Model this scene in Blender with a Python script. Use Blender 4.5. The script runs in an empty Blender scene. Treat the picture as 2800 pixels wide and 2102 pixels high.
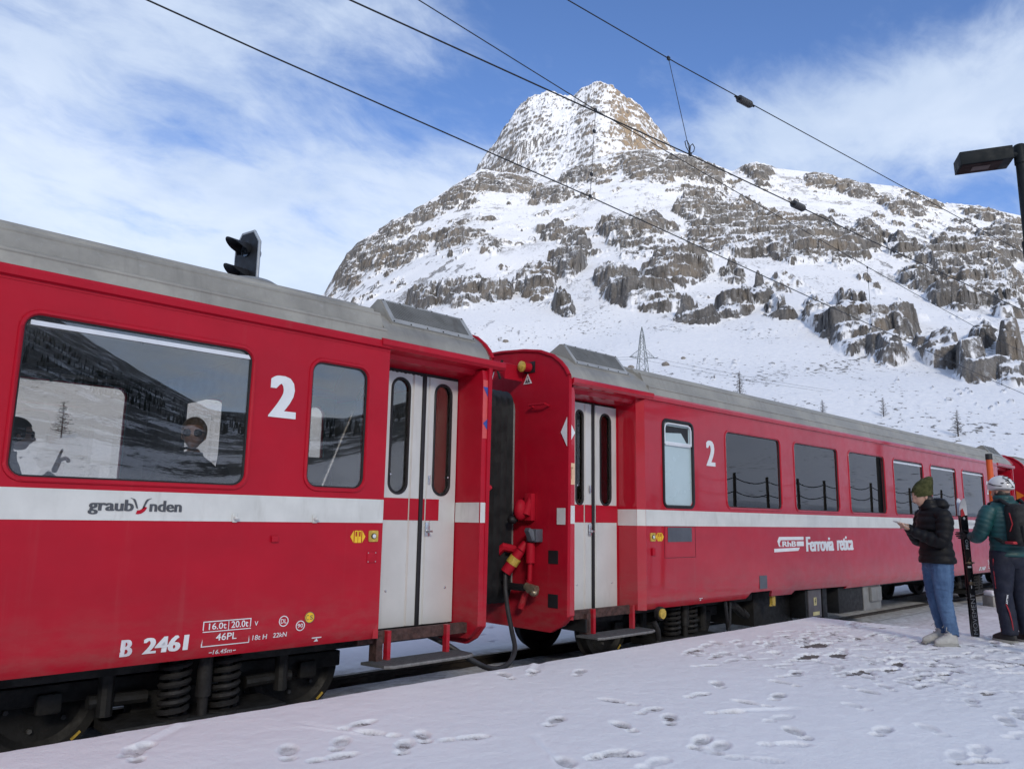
import bpy, bmesh, math, random
import numpy as np
from mathutils import Vector, Matrix

random.seed(7)
SC = bpy.context.scene
COL = SC.collection
rad = math.radians

# ------------------------------------------------------------------ camera
cam_d = bpy.data.cameras.new("camera")
cam_d.sensor_width = 36.0
cam_d.lens = 27.307
cam_d.clip_start = 0.05
cam_d.clip_end = 20000.0
cam = bpy.data.objects.new("camera", cam_d)
COL.objects.link(cam)
CAM_R = ((0.715801717597449, -0.6981219342261952, 0.015926896647434262),
         (-0.12991815440736584, -0.1107292374426207, 0.985322439169412),
         (0.6861116339488246, 0.7073646873626446, 0.16995889159565136))
_r, _u, _f = [Vector(v) for v in CAM_R]
_m = Matrix.Identity(4)
for i in range(3):
    _m[i][0] = _r[i]; _m[i][1] = _u[i]; _m[i][2] = -_f[i]
_m[2][3] = 1.24
cam.matrix_world = _m
SC.camera = cam
CAMZ = 1.24
FPX = 2123.909

# ------------------------------------------------------------------ light and sky
SUN_AZ, SUN_EL = -148.0, 22.0        # azimuth from +Y towards +X
SC.view_settings.view_transform = 'Standard'
SC.view_settings.look = 'None'
SC.view_settings.exposure = 1.15
SC.view_settings.gamma = 1.0
SC.view_settings.use_curve_mapping = False

sd = bpy.data.lights.new("sun", 'SUN')
sd.energy = 1.5
sd.angle = rad(14.0)
sd.color = (1.0, 0.92, 0.80)
sun = bpy.data.objects.new("sun", sd)
COL.objects.link(sun)
_sdir = Vector((math.sin(rad(SUN_AZ)) * math.cos(rad(SUN_EL)), math.cos(rad(SUN_AZ)) * math.cos(rad(SUN_EL)), math.sin(rad(SUN_EL))))
sun.rotation_euler = _sdir.to_track_quat('Z', 'Y').to_euler()
sun.location = (-60, -60, 80)

world = bpy.data.worlds.new("World")
SC.world = world
world.use_nodes = True
wt = world.node_tree
wt.nodes.clear()


class NT:
    """small helper for building node trees"""
    def __init__(self, tree):
        self.t = tree

    def n(self, typ, **kw):
        nd = self.t.nodes.new(typ)
        for k, v in kw.items():
            setattr(nd, k, v)
        return nd

    def link(self, a, b):
        self.t.links.new(a, b)

    def put(self, sock, v):
        if v is None:
            return
        if hasattr(v, 'is_linked') or isinstance(v, bpy.types.NodeSocket):
            self.link(v, sock)
        else:
            if isinstance(v, (tuple, list)) and len(v) == 3 and sock.type == 'RGBA':
                v = (*v, 1.0)
            sock.default_value = v

    def math(self, op, a, b=None, c=None, clamp=False):
        nd = self.n('ShaderNodeMath', operation=op)
        nd.use_clamp = clamp
        self.put(nd.inputs[0], a)
        if b is not None: self.put(nd.inputs[1], b)
        if c is not None: self.put(nd.inputs[2], c)
        return nd.outputs[0]

    def vmath(self, op, a, b=None):
        nd = self.n('ShaderNodeVectorMath', operation=op)
        self.put(nd.inputs[0], a)
        if b is not None: self.put(nd.inputs[1], b)
        return nd.outputs['Value'] if op in ('LENGTH', 'DOT_PRODUCT', 'DISTANCE') else nd.outputs[0]

    def mix(self, f, a, b):
        nd = self.n('ShaderNodeMix', data_type='RGBA')
        self.put(nd.inputs[0], f)
        self.put(nd.inputs[6], a)
        self.put(nd.inputs[7], b)
        return nd.outputs[2]

    def noise(self, vec, scale, detail=4, rough=0.55, dist=0.0, dim='3D'):
        nd = self.n('ShaderNodeTexNoise', noise_dimensions=dim)
        if vec is not None: self.link(vec, nd.inputs['Vector'])
        nd.inputs['Scale'].default_value = scale
        nd.inputs['Detail'].default_value = detail
        nd.inputs['Roughness'].default_value = rough
        nd.inputs['Distortion'].default_value = dist
        return nd.outputs[0]

    def ramp(self, v, a, b, lo=0.0, hi=1.0, smooth=True):
        nd = self.n('ShaderNodeMapRange')
        nd.interpolation_type = 'SMOOTHSTEP' if smooth else 'LINEAR'
        self.put(nd.inputs[0], v)
        nd.inputs[1].default_value = a
        nd.inputs[2].default_value = b
        nd.inputs[3].default_value = lo
        nd.inputs[4].default_value = hi
        return nd.outputs[0]

    def mapping(self, vec, scale=(1, 1, 1), loc=(0, 0, 0), rot=(0, 0, 0)):
        nd = self.n('ShaderNodeMapping')
        self.link(vec, nd.inputs[0])
        nd.inputs['Scale'].default_value = scale
        nd.inputs['Location'].default_value = loc
        nd.inputs['Rotation'].default_value = rot
        return nd.outputs[0]


def azel_dir(az, el):
    az, el = rad(az), rad(el)
    return (math.sin(az) * math.cos(el), math.cos(az) * math.cos(el), math.sin(el))


w = NT(wt)
SKY_STRENGTH = 0.10
_sky = w.n('ShaderNodeTexSky', sky_type='NISHITA')
_sky.sun_disc = False
_sky.sun_elevation = rad(SUN_EL)
_sky.sun_rotation = rad(SUN_AZ)
_sky.altitude = 2000
_sky.air_density = 1.0
_sky.dust_density = 0.6
_sky.ozone_density = 1.5
_tc = w.n('ShaderNodeTexCoord')
_dir = w.vmath('NORMALIZE', _tc.outputs['Generated'])
_sep = w.n('ShaderNodeSeparateXYZ'); w.link(_dir, _sep.inputs[0])
_zz = w.math('ADD', w.math('MAXIMUM', _sep.outputs[2], 0.0), 0.22)
_cx = w.math('DIVIDE', _sep.outputs[0], _zz)
_cy = w.math('DIVIDE', _sep.outputs[1], _zz)
_cmb = w.n('ShaderNodeCombineXYZ'); w.link(_cx, _cmb.inputs[0]); w.link(_cy, _cmb.inputs[1])
_cl = w.mapping(_cmb.outputs[0], scale=(1.0, 1.0, 1.0), loc=(3.1, 1.7, 0), rot=(0, 0, rad(20)))
_n1 = w.noise(_cl, 1.5, 7, 0.56, 0.5)
_n2 = w.noise(w.mapping(_cmb.outputs[0], scale=(1.2, 1.9, 1), loc=(9, 2, 0), rot=(0, 0, rad(-35))), 2.6, 6, 0.6, 0.5)
_n3 = w.noise(w.mapping(_cmb.outputs[0], scale=(1, 1.5, 1), loc=(2, 7, 0), rot=(0, 0, rad(-30))), 8.0, 6, 0.62, 0.4)
_den = w.math('ADD', w.math('MULTIPLY', w.math('SUBTRACT', _n3, 0.5), 0.30), w.math('MULTIPLY', _n1, 0.52))
_den = w.math('ADD', _den, w.math('MULTIPLY', _n2, 0.48))


def _patch(az, el, k, gain, elscale=1.0):
    """a soft bank of more (or less) cloud round one direction of the sky"""
    d = azel_dir(az, el)
    v = w.vmath('SUBTRACT', _dir, d)
    if elscale != 1.0:
        v = w.vmath('MULTIPLY', v, (1, 1, elscale))
    q = w.vmath('LENGTH', v)
    return w.math('MULTIPLY', w.math('EXPONENT', w.math('MULTIPLY', w.math('MULTIPLY', q, q), -k)), gain)


SKY_PATCH = [  # az, el, tightness, gain, vertical squeeze
    (8, 34, 7, 0.11, 1), (16, 22, 12, 0.07, 1.4), (4, 16, 10, 0.07, 1.6), (30, 17, 22, 0.12, 1.6), (38, 22, 45, 0.10, 2),
    (78, 26, 20, 0.30, 3.2), (66, 27, 40, 0.20, 2.6), (58, 28.5, 90, 0.08, 2.2),
    (70, 40, 9, -0.20, 1), (52, 40, 16, -0.07, 1), (37, 29, 90, -0.12, 2.2), (27, 27.5, 120, -0.06, 2.4), (18, 25, 160, -0.12, 2.2),
    (76, 21.5, 200, -0.10, 2.0),
    (-126, 25, 2.5, 0.12, 1), (140, 25, 3.0, 0.16, 1)]
for _p in SKY_PATCH:
    _den = w.math('ADD', _den, _patch(*_p))
_cov = w.ramp(_den, 0.34, 0.72)
_shade = w.noise(w.mapping(_cmb.outputs[0], loc=(5, 5, 1)), 1.9, 5, 0.6, 0.3)
_cc = w.mix(w.ramp(_shade, 0.32, 0.72), (2.75, 3.3, 4.2), (3.75, 4.2, 4.9))
_skc = w.n('ShaderNodeHueSaturation')
_skc.inputs['Saturation'].default_value = 1.18
_skc.inputs['Value'].default_value = 0.92
w.link(_sky.outputs[0], _skc.inputs['Color'])
_blue = w.vmath('MULTIPLY', _skc.outputs[0], (1.10, 0.93, 1.02))
_col = w.mix(w.math('MULTIPLY', _cov, 0.88), _blue, _cc)
_bg = w.n('ShaderNodeBackground')
w.link(_col, _bg.inputs[0])
_bg.inputs[1].default_value = SKY_STRENGTH
_out = w.n('ShaderNodeOutputWorld')
w.link(_bg.outputs[0], _out.inputs[0])

# ------------------------------------------------------------------ helpers: tagging
def tag(o, label=None, cat=None, group=None, kind=None):
    if label: o['label'] = label
    if cat: o['category'] = cat
    if group: o['group'] = group
    if kind: o['kind'] = kind
    return o


def empty(name, loc=(0, 0, 0), rz=0.0, parent=None):
    o = bpy.data.objects.new(name, None)
    o.location = loc
    o.rotation_euler = (0, 0, rz)
    o.empty_display_size = 0.1
    if parent: o.parent = parent
    COL.objects.link(o)
    return o


def link_mesh(name, me, mat=None, parent=None, smooth=None):
    o = bpy.data.objects.new(name, me)
    if mat is not None and len(me.materials) == 0:
        me.materials.append(mat)
    if parent: o.parent = parent
    COL.objects.link(o)
    if smooth:
        me.shade_smooth()
        if smooth is not True:
            me.set_sharp_from_angle(angle=rad(smooth))
    return o


def np_mesh(name, V, F, mat=None, parent=None, smooth=None):
    """quads or triangles from arrays"""
    V = np.asarray(V, dtype=np.float32); F = np.asarray(F, dtype=np.int32)
    me = bpy.data.meshes.new(name)
    k = F.shape[1]
    me.vertices.add(len(V)); me.vertices.foreach_set('co', V.ravel())
    me.loops.add(F.size); me.loops.foreach_set('vertex_index', F.ravel())
    me.polygons.add(len(F))
    me.polygons.foreach_set('loop_start', np.arange(0, F.size, k, dtype=np.int32))
    me.update(calc_edges=True)
    me.validate()
    return link_mesh(name, me, mat, parent, smooth)


# ------------------------------------------------------------------ helpers: materials
MATS = {}


def mat_new(name):
    m = bpy.data.materials.new(name)
    m.use_nodes = True
    m.node_tree.nodes.clear()
    return m, NT(m.node_tree)


def principled(t, color, rough=0.5, metal=0.0, coat=0.0, spec=0.5, normal=None, coat_rough=0.03):
    b = t.n('ShaderNodeBsdfPrincipled')
    t.put(b.inputs['Base Color'], color)
    t.put(b.inputs['Roughness'], rough)
    t.put(b.inputs['Metallic'], metal)
    b.inputs['Coat Weight'].default_value = coat
    b.inputs['Coat Roughness'].default_value = coat_rough
    b.inputs['Specular IOR Level'].default_value = spec
    if normal is not None:
        t.link(normal, b.inputs['Normal'])
    o = t.n('ShaderNodeOutputMaterial')
    t.link(b.outputs[0], o.inputs[0])
    return b


def bump(t, h, strength, dist, normal=None):
    b = t.n('ShaderNodeBump')
    b.inputs['Strength'].default_value = strength
    b.inputs['Distance'].default_value = dist
    t.link(h, b.inputs['Height'])
    if normal is not None: t.link(normal, b.inputs['Normal'])
    return b.outputs[0]


def simple(name, color, rough=0.5, metal=0.0, coat=0.0, var=0.15, vscale=6.0, bmp=0.0, bscale=60.0, spec=0.5, dirt=None):
    """painted / plain surface: base colour with faint uneven wear"""
    if name in MATS: return MATS[name]
    m, t = mat_new(name)
    tc = t.n('ShaderNodeTexCoord')
    n = t.noise(tc.outputs['Object'], vscale, 5, 0.6)
    dark = tuple(c * (1 - var) for c in color); lite = tuple(min(1, c * (1 + var * 0.6)) for c in color)
    c = t.mix(t.ramp(n, 0.3, 0.7), dark, lite)
    if dirt:
        n2 = t.noise(t.mapping(tc.outputs['Object'], scale=(3, 3, 0.7)), 2.5, 6, 0.65)
        c = t.mix(t.ramp(n2, 0.52, 0.75, 0, dirt[1]), c, dirt[0])
    nr = None
    if bmp: nr = bump(t, t.noise(tc.outputs['Object'], bscale, 3, 0.6), bmp, 0.01)
    r = t.ramp(t.noise(tc.outputs['Object'], vscale * 1.7, 3), 0.3, 0.7, max(0.02, rough * 0.85), min(1, rough * 1.2))
    principled(t, c, r, metal, coat, spec, nr)
    MATS[name] = m
    return m


# ------------------------------------------------------------------ helpers: numpy noise
def _hash(ix, iy, seed):
    h = (ix.astype(np.int64) * 374761393 + iy.astype(np.int64) * 668265263 + seed * 974711) & 0xffffffff
    h = ((h ^ (h >> 13)) * 1274126177) & 0xffffffff
    return (h ^ (h >> 16))


def perlin(x, y, seed=0):
    x = x.astype(np.float32); y = y.astype(np.float32)
    x0 = np.floor(x); y0 = np.floor(y)
    fx = x - x0; fy = y - y0
    u = fx * fx * fx * (fx * (fx * 6 - 15) + 10); v = fy * fy * fy * (fy * (fy * 6 - 15) + 10)
    ix = x0.astype(np.int64); iy = y0.astype(np.int64)

    def g(dx, dy):
        a = (_hash(ix + dx, iy + dy, seed) & 0xffff).astype(np.float32) * np.float32(2 * math.pi / 65536)
        return np.cos(a) * (fx - dx) + np.sin(a) * (fy - dy)
    n00 = g(0, 0); n10 = g(1, 0); n01 = g(0, 1); n11 = g(1, 1)
    a = n00 + u * (n10 - n00); b = n01 + u * (n11 - n01)
    return (a + v * (b - a)) * 1.41


def fbm(x, y, octv=5, lac=2.0, gain=0.5, seed=0, ridged=False):
    s = 0; a = 1.0; tot = 0
    for i in range(octv):
        n = perlin(x, y, seed + i * 17)
        if ridged: n = 1 - 2 * np.abs(n)
        s = s + a * n; tot += a
        a *= gain; x = x * lac + 13.7; y = y * lac - 7.3
    return s / tot


def sstep(a, b, x):
    t = np.clip((x - a) / (b - a), 0, 1)
    return t * t * (3 - 2 * t)


# ------------------------------------------------------------------ helpers: mesh collector
class MB:
    """collects shapes into one mesh"""
    def __init__(self):
        self.bm = bmesh.new()

    def box(self, x0, x1, y0, y1, z0, z1, bev=0.0):
        r = bmesh.ops.create_cube(self.bm, size=1.0)
        vs = r['verts']
        for v in vs:
            v.co = Vector((x0 + (v.co.x + .5) * (x1 - x0), y0 + (v.co.y + .5) * (y1 - y0), z0 + (v.co.z + .5) * (z1 - z0)))
        if bev > 0:
            es = list({e for v in vs for e in v.link_edges})
            bmesh.ops.bevel(self.bm, geom=es, offset=bev, segments=2, profile=0.5, affect='EDGES')
        return self

    def poly(self, loop, depth):
        """closed loop of 3D points extruded by vector depth"""
        d = Vector(depth)
        a = [self.bm.verts.new(p) for p in loop]
        b = [self.bm.verts.new(Vector(p) + d) for p in loop]
        n = len(a)
        try:
            self.bm.faces.new(a[::-1]); self.bm.faces.new(b)
        except ValueError:
            pass
        for i in range(n):
            self.bm.faces.new((a[i], a[(i + 1) % n], b[(i + 1) % n], b[i]))
        return self

    def face(self, pts):
        self.bm.faces.new([self.bm.verts.new(p) for p in pts])
        return self

    def cyl(self, p0, p1, r0, r1=None, n=12, caps=True):
        p0 = Vector(p0); p1 = Vector(p1); r1 = r0 if r1 is None else r1
        d = (p1 - p0).normalized()
        a = d.orthogonal().normalized(); b = d.cross(a)
        A = []; B = []
        for i in range(n):
            t = 2 * math.pi * i / n
            o = a * math.cos(t) + b * math.sin(t)
            A.append(self.bm.verts.new(p0 + o * r0)); B.append(self.bm.verts.new(p1 + o * r1))
        for i in range(n):
            self.bm.faces.new((A[i], A[(i + 1) % n], B[(i + 1) % n], B[i]))
        if caps:
            self.bm.faces.new(A[::-1]); self.bm.faces.new(B)
        return self

    def tube(self, pts, r, n=8, closed=False, radii=None):
        P = [Vector(p) for p in pts]; m = len(P)
        rings = []; prev = None
        for i in range(m):
            if closed:
                d = (P[(i + 1) % m] - P[i - 1]).normalized()
            else:
                d = (P[min(i + 1, m - 1)] - P[max(i - 1, 0)]).normalized()
            if prev is None:
                a = d.orthogonal().normalized()
            else:
                a = (prev - d * prev.dot(d))
                a = a.normalized() if a.length > 1e-6 else d.orthogonal().normalized()
            prev = a; b = d.cross(a)
            rr = radii[i] if radii else r
            rings.append([self.bm.verts.new(P[i] + (a * math.cos(2 * math.pi * k / n) + b * math.sin(2 * math.pi * k / n)) * rr) for k in range(n)])
        for i in range(m if closed else m - 1):
            R, S = rings[i], rings[(i + 1) % m]
            off = 0
            if closed and i == m - 1:
                off = min(range(n), key=lambda o: (R[0].co - S[o].co).length)
            for k in range(n):
                self.bm.faces.new((R[k], R[(k + 1) % n], S[(k + 1 + off) % n], S[(k + off) % n]))
        if not closed:
            self.bm.faces.new(rings[0][::-1]); self.bm.faces.new(rings[-1])
        return self

    def sphere(self, c, r, sc=(1, 1, 1), u=12, v=8, rot=None):
        q = bmesh.ops.create_uvsphere(self.bm, u_segments=u, v_segments=v, radius=1.0)
        for vt in q['verts']:
            p = Vector((vt.co.x * r * sc[0], vt.co.y * r * sc[1], vt.co.z * r * sc[2]))
            if rot is not None: p = rot @ p
            vt.co = p + Vector(c)
        return self

    def lathe(self, prof, axis_p, axis_d, n=24):
        """profile [(radius, along)] about an axis"""
        p0 = Vector(axis_p); d = Vector(axis_d).normalized()
        a = d.orthogonal().normalized(); b = d.cross(a)
        rings = []
        for r, h in prof:
            rings.append([self.bm.verts.new(p0 + d * h + (a * math.cos(2 * math.pi * k / n) + b * math.sin(2 * math.pi * k / n)) * max(r, 1e-4)) for k in range(n)])
        for i in range(len(prof) - 1):
            for k in range(n):
                self.bm.faces.new((rings[i][k], rings[i][(k + 1) % n], rings[i + 1][(k + 1) % n], rings[i + 1][k]))
        return self

    def sweep(self, prof, path, closed_prof=False):
        """profile [(d, z)] swept along straight stations [(s, scale-free)] : prof gives (y,z), path gives x list"""
        rows = [[self.bm.verts.new((x, y, z)) for (y, z) in prof] for x in path]
        n = len(prof)
        for i in range(len(path) - 1):
            for k in range(n if closed_prof else n - 1):
                self.bm.faces.new((rows[i][k], rows[i + 1][k], rows[i + 1][(k + 1) % n], rows[i][(k + 1) % n]))
        return self

    def build(self, name, mat=None, parent=None, smooth=40, label=None):
        bm = self.bm
        bmesh.ops.recalc_face_normals(bm, faces=bm.faces)
        me = bpy.data.meshes.new(name)
        bm.to_mesh(me); bm.free()
        o = link_mesh(name, me, mat, parent, smooth)
        if label: o['label'] = label
        return o


def copy_tree(o, parent=None):
    c = o.copy()
    COL.objects.link(c)
    if parent is not None: c.parent = parent
    for ch in [x for x in o.children]:
        copy_tree(ch, c)
    return c


def smooth_path(pts, k=6):
    """rounded line through the points"""
    P = [Vector(p) for p in pts]; out = []
    for i in range(len(P) - 1):
        a, b, c, d = P[max(i - 1, 0)], P[i], P[i + 1], P[min(i + 2, len(P) - 1)]
        for j in range(k):
            f = j / k
            out.append(.5 * (2 * b + (c - a) * f + (2 * a - 5 * b + 4 * c - d) * f * f + (3 * b - a - 3 * c + d) * f ** 3))
    return out + [P[-1]]


def rrect(x0, x1, y0, y1, r, n=6):
    """rounded rectangle loop; r may be one radius or (bl, br, tr, tl)"""
    if not isinstance(r, (tuple, list)): r = (r,) * 4
    pts = []
    for (cx, cy, a0, q) in ((x0 + r[0], y0 + r[0], 180, r[0]), (x1 - r[1], y0 + r[1], 270, r[1]), (x1 - r[2], y1 - r[2], 0, r[2]), (x0 + r[3], y1 - r[3], 90, r[3])):
        for i in range(n + 1):
            a = rad(a0 + 90 * i / n)
            pts.append((cx + q * math.cos(a), cy + q * math.sin(a)))
    return pts


def curve_mesh(loops, depth=0.0, bevel=0.0):
    """filled planar shape with holes as a mesh in the XY plane (thickness 2*depth)"""
    cu = bpy.data.curves.new("shape", 'CURVE')
    cu.dimensions = '2D'; cu.fill_mode = 'BOTH'
    cu.extrude = depth; cu.bevel_depth = bevel; cu.bevel_resolution = 1
    for L in loops:
        s = cu.splines.new('POLY')
        s.points.add(len(L) - 1)
        for p, q in zip(s.points, L): p.co = (q[0], q[1], 0, 1)
        s.use_cyclic_u = True
    o = bpy.data.objects.new("shape", cu)
    COL.objects.link(o)
    dg = bpy.context.evaluated_depsgraph_get()
    me = bpy.data.meshes.new_from_object(o.evaluated_get(dg))
    bpy.data.objects.remove(o); bpy.data.curves.remove(cu)
    return me


def text_mesh(txt, size=1.0, offset=0.0, extrude=0.0, shear=0.0, space=1.0):
    cu = bpy.data.curves.new("text", 'FONT')
    cu.body = txt; cu.size = size; cu.offset = offset; cu.extrude = extrude; cu.shear = shear
    cu.space_character = space
    cu.resolution_u = 3
    o = bpy.data.objects.new("text", cu)
    COL.objects.link(o)
    dg = bpy.context.evaluated_depsgraph_get()
    me = bpy.data.meshes.new_from_object(o.evaluated_get(dg))
    bpy.data.objects.remove(o); bpy.data.curves.remove(cu)
    return me


SIDE = Matrix(((1, 0, 0, 0), (0, 0, -1, 0), (0, 1, 0, 0), (0, 0, 0, 1)))   # XY shape -> XZ wall facing -Y


def on_side(me, mat, name, parent, y=0.0, loc=(0, 0), scale=(1, 1), M=SIDE, smooth=30):
    me.transform(Matrix.Diagonal((scale[0], scale[1], 1, 1)))
    me.transform(M)
    me.transform(Matrix.Translation((loc[0], y, loc[1])))
    me.materials.clear()
    return link_mesh(name, me, mat, parent, smooth)


def label_text(txt, x0, x1, z0, z1, y, mat, parent, name='lettering', offset=0.0, shear=0.0, slant=0.0, M=SIDE, space=1.0, bold=0.0):
    """lettering fitted into the box x0..x1, z0..z1 on a wall facing -Y"""
    me = text_mesh(txt, 1.0, offset, 0.0, shear, space)
    if bold:                                  # heavier strokes: shifted copies, each a hair behind the other
        bm = bmesh.new(); bm.from_mesh(me)
        src = bm.verts[:] + bm.edges[:] + bm.faces[:]
        n = 0
        for dx in np.linspace(-1, 1, 9):
            for dy in (0,):
                n += 1
                g = bmesh.ops.duplicate(bm, geom=src)['geom']
                for v in g:
                    if isinstance(v, bmesh.types.BMVert): v.co += Vector((float(dx) * bold, dy * bold, 0.0002 * n))
        bm.to_mesh(me); bm.free()
    co = np.empty(len(me.vertices) * 3, np.float32); me.vertices.foreach_get('co', co); co = co.reshape(-1, 3)
    lo, hi = co.min(0), co.max(0)
    co[:, 0] = x0 + (co[:, 0] - lo[0]) / (hi[0] - lo[0]) * (x1 - x0)
    co[:, 1] = z0 + (co[:, 1] - lo[1]) / (hi[1] - lo[1]) * (z1 - z0)
    if slant: co[:, 1] += (co[:, 0] - x0) * slant
    me.vertices.foreach_set('co', co.ravel())
    return on_side(me, mat, name, parent, y, M=M, smooth=None)


def flat_shape(loops, y, mat, parent, name, depth=0.001, M=SIDE):
    return on_side(curve_mesh(loops, depth), mat, name, parent, y, M=M)

# ------------------------------------------------------------------ the mountains and valley
def cam_pix(X, Y, Z):
    """picture position of world points (used once to decide where each crag of the mountain stands)"""
    R = np.array(CAM_R)
    zc = Z - CAMZ
    a = R[0, 0] * X + R[0, 1] * Y + R[0, 2] * zc
    b = R[1, 0] * X + R[1, 1] * Y + R[1, 2] * zc
    c = np.maximum(R[2, 0] * X + R[2, 1] * Y + R[2, 2] * zc, 1e-3)
    return 1400 + FPX * a / c, 1051 - FPX * b / c


# skyline of the near massif: azimuth from +Y towards +X, elevation (degrees)
RIDGE = [(-180, 21.5), (-165, 22.0), (-150, 22.5), (-126, 22.5), (-100, 21.5), (-80, 18), (-60, 13), (-40, 9.0), (-20, 8.5), (0, 10.5), (12, 13.0), (22, 14.0), (28, 14.8),
         (29.96, 15.83), (30.31, 16.59), (30.81, 17.51), (31.46, 18.8), (32.78, 20.04), (34.8, 21.35), (35.48, 21.63), (37.23, 22.78),
         (39.5, 24.19), (41.4, 25.3), (43.86, 25.0), (45.84, 24.75), (49.59, 25.81), (52.43, 26.41), (54.07, 26.5), (56.07, 26.3), (58.07, 25.71),
         (60.69, 24.5), (61.44, 24.76), (62.39, 24.95), (64.0, 24.33), (66.93, 23.64), (69.06, 22.79), (71.76, 22.06), (74.26, 20.6), (76.88, 19.81),
         (78.45, 19.11), (82, 17.5), (90, 15.0), (100, 13.0), (112, 12.0), (125, 10.5), (140, 9.5), (148, 7.0), (157, 7.0), (162, 9.5), (171, 14.5), (180, 21.5)]
RDIST = [(-180, 3300), (-150, 3450), (-100, 3450), (-70, 2600), (-40, 2200), (-10, 1300), (15, 900), (30, 820), (45, 900), (60, 930), (80, 900), (95, 1000), (115, 1400), (140, 1900), (160, 2400), (180, 3300)]
HORN = [(38, 15.0), (40.2, 23.5), (41.26, 25.52), (41.73, 26.18), (42.68, 27.29), (43.56, 28.48), (43.92, 29.02), (45.01, 30.03), (46.67, 30.53), (47.23, 30.43), (47.96, 30.07),
        (48.72, 29.91), (49.27, 30.49), (50.55, 31.01), (51.27, 30.72), (52.01, 30.25), (53.27, 29.73), (53.97, 29.1), (54.86, 28.14), (55.54, 27.47),
        (56.08, 26.68), (56.62, 25.97), (58.5, 23.0), (62, 15)]

# crags: centre, half-axes, tilt (degrees) as seen from the station, strength
CRAGS = [(2050, 650, 200, 85, 14, 1.0), (1930, 590, 95, 62, 25, 1.0), (2230, 655, 150, 62, 18, 1.0), (2350, 650, 80, 40, 10, .8), (2130, 700, 110, 40, 10, .9),
         (2330, 905, 80, 75, 12, 1.2), (2250, 880, 75, 40, 20, 1.0), (2400, 930, 50, 60, 5, 1.0), (2130, 870, 70, 20, 8, .7),
         (1850, 745, 110, 36, -5, 1.0), (1700, 790, 85, 45, 8, 1.0), (1760, 815, 120, 26, 4, .9), (1560, 730, 60, 60, 0, 1.0), (1600, 690, 48, 40, 0, .9), (1440, 770, 90, 48, 8, 1.0),
         (1250, 820, 80, 34, 12, 1.0), (1340, 800, 80, 40, 10, .9), (1160, 835, 40, 20, 0, .8), (1545, 850, 45, 24, 0, .8), (1470, 790, 60, 40, 0, .9),
         (1010, 690, 60, 48, -28, 1.1), (940, 745, 36, 45, -35, 1.0), (1080, 625, 60, 34, -28, 1.0), (1160, 590, 50, 26, -28, .8), (1250, 540, 60, 36, -25, .9), (1310, 500, 50, 30, -20, .9), (1120, 690, 70, 22, -25, .6),
         (1400, 500, 60, 40, 0, .8), (1500, 540, 60, 30, 0, .8), (1600, 480, 70, 25, -8, .8), (1750, 440, 80, 34, 0, .82), (1860, 450, 70, 36, 8, .85), (1780, 470, 90, 30, 5, .8), (1950, 480, 40, 25, 20, .8),
         (2070, 470, 45, 30, 10, 1.0), (2250, 500, 60, 20, 10, .8), (2330, 520, 60, 22, 12, .9), (2520, 535, 70, 26, 22, 1.1), (2470, 570, 60, 24, 10, .8), (2620, 560, 50, 18, 20, .7), (2700, 590, 60, 24, 15, .9), (2760, 640, 60, 50, 10, .8),
         (2600, 720, 110, 60, 8, .9), (2720, 690, 80, 44, 5, 1.0), (2700, 790, 120, 50, -2, 1.0), (2620, 810, 90, 34, 0, 1.1), (2520, 770, 70, 30, 10, .8), (2480, 690, 60, 40, 10, .8), (2760, 830, 60, 45, 0, .9),
         (2460, 900, 60, 36, 10, .8), (2540, 960, 50, 22, 10, .6), (2440, 985, 45, 26, 8, .9), (2580, 990, 55, 30, 8, .9), (2690, 1040, 75, 44, 8, 1.1), (2770, 1060, 50, 34, 5, 1.0), (2770, 980, 40, 40, 0, .8), (2690, 930, 50, 26, 0, .6),
         (1520, 640, 60, 34, 0, .6), (1680, 640, 70, 40, 10, .9), (1750, 620, 70, 40, 8, .9), (1640, 560, 60, 28, 0, .5), (2010, 760, 50, 22, 0, .6), (2250, 790, 60, 22, 10, .6), (2150, 790, 40, 20, 0, .5),
         (1900, 865, 70, 18, 5, .8), (2000, 850, 60, 26, 0, .8), (2080, 820, 50, 24, 0, .6), (1380, 860, 26, 14, 0, .6), (1340, 690, 50, 26, 0, .5), (1230, 660, 60, 30, -10, .6), (1200, 740, 50, 26, 0, .5)]


# open snow fields and gullies between the crags
SNOWF = [(1720, 555, 210, 30, -13), (1610, 750, 24, 110, 14), (2190, 772, 170, 24, 12), (1880, 915, 260, 26, 4), (1480, 880, 200, 22, 8), (2480, 640, 60, 26, 30), (2230, 590, 180, 18, 20), (2560, 900, 30, 60, 30), (2480, 840, 60, 26, 20), (2130, 930, 60, 40, 10), (1380, 740, 60, 24, 0), (1150, 760, 90, 30, -20)]


def interp_deg(tab, a):
    xs = [p[0] for p in tab]; ys = [p[1] for p in tab]
    return np.interp(a, xs, ys)


def _smooth(v, k):
    g = np.exp(-0.5 * (np.arange(-3 * k, 3 * k + 1) / k) ** 2); g /= g.sum()
    return np.convolve(np.concatenate([v[-3 * k - 1:-1], v, v[1:3 * k + 1]]), g, 'same')[3 * k:-3 * k]


HS_A = np.linspace(37, 63, 521)
HS_T = _smooth(np.tan(np.radians(interp_deg(HORN, HS_A))), 30)
SM_A = np.linspace(-180, 180, 1441)
SM_R = _smooth(interp_deg(RDIST, SM_A), 16)
SM_T = _smooth(np.tan(np.radians(interp_deg(RIDGE, SM_A))), 8)
SM_R0 = _smooth(np.interp(SM_A, [-180, -120, -60, 0, 30, 60, 80, 100, 130, 180], [260, 260, 160, 110, 115, 105, 100, 80, 55, 260]), 16)


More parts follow.
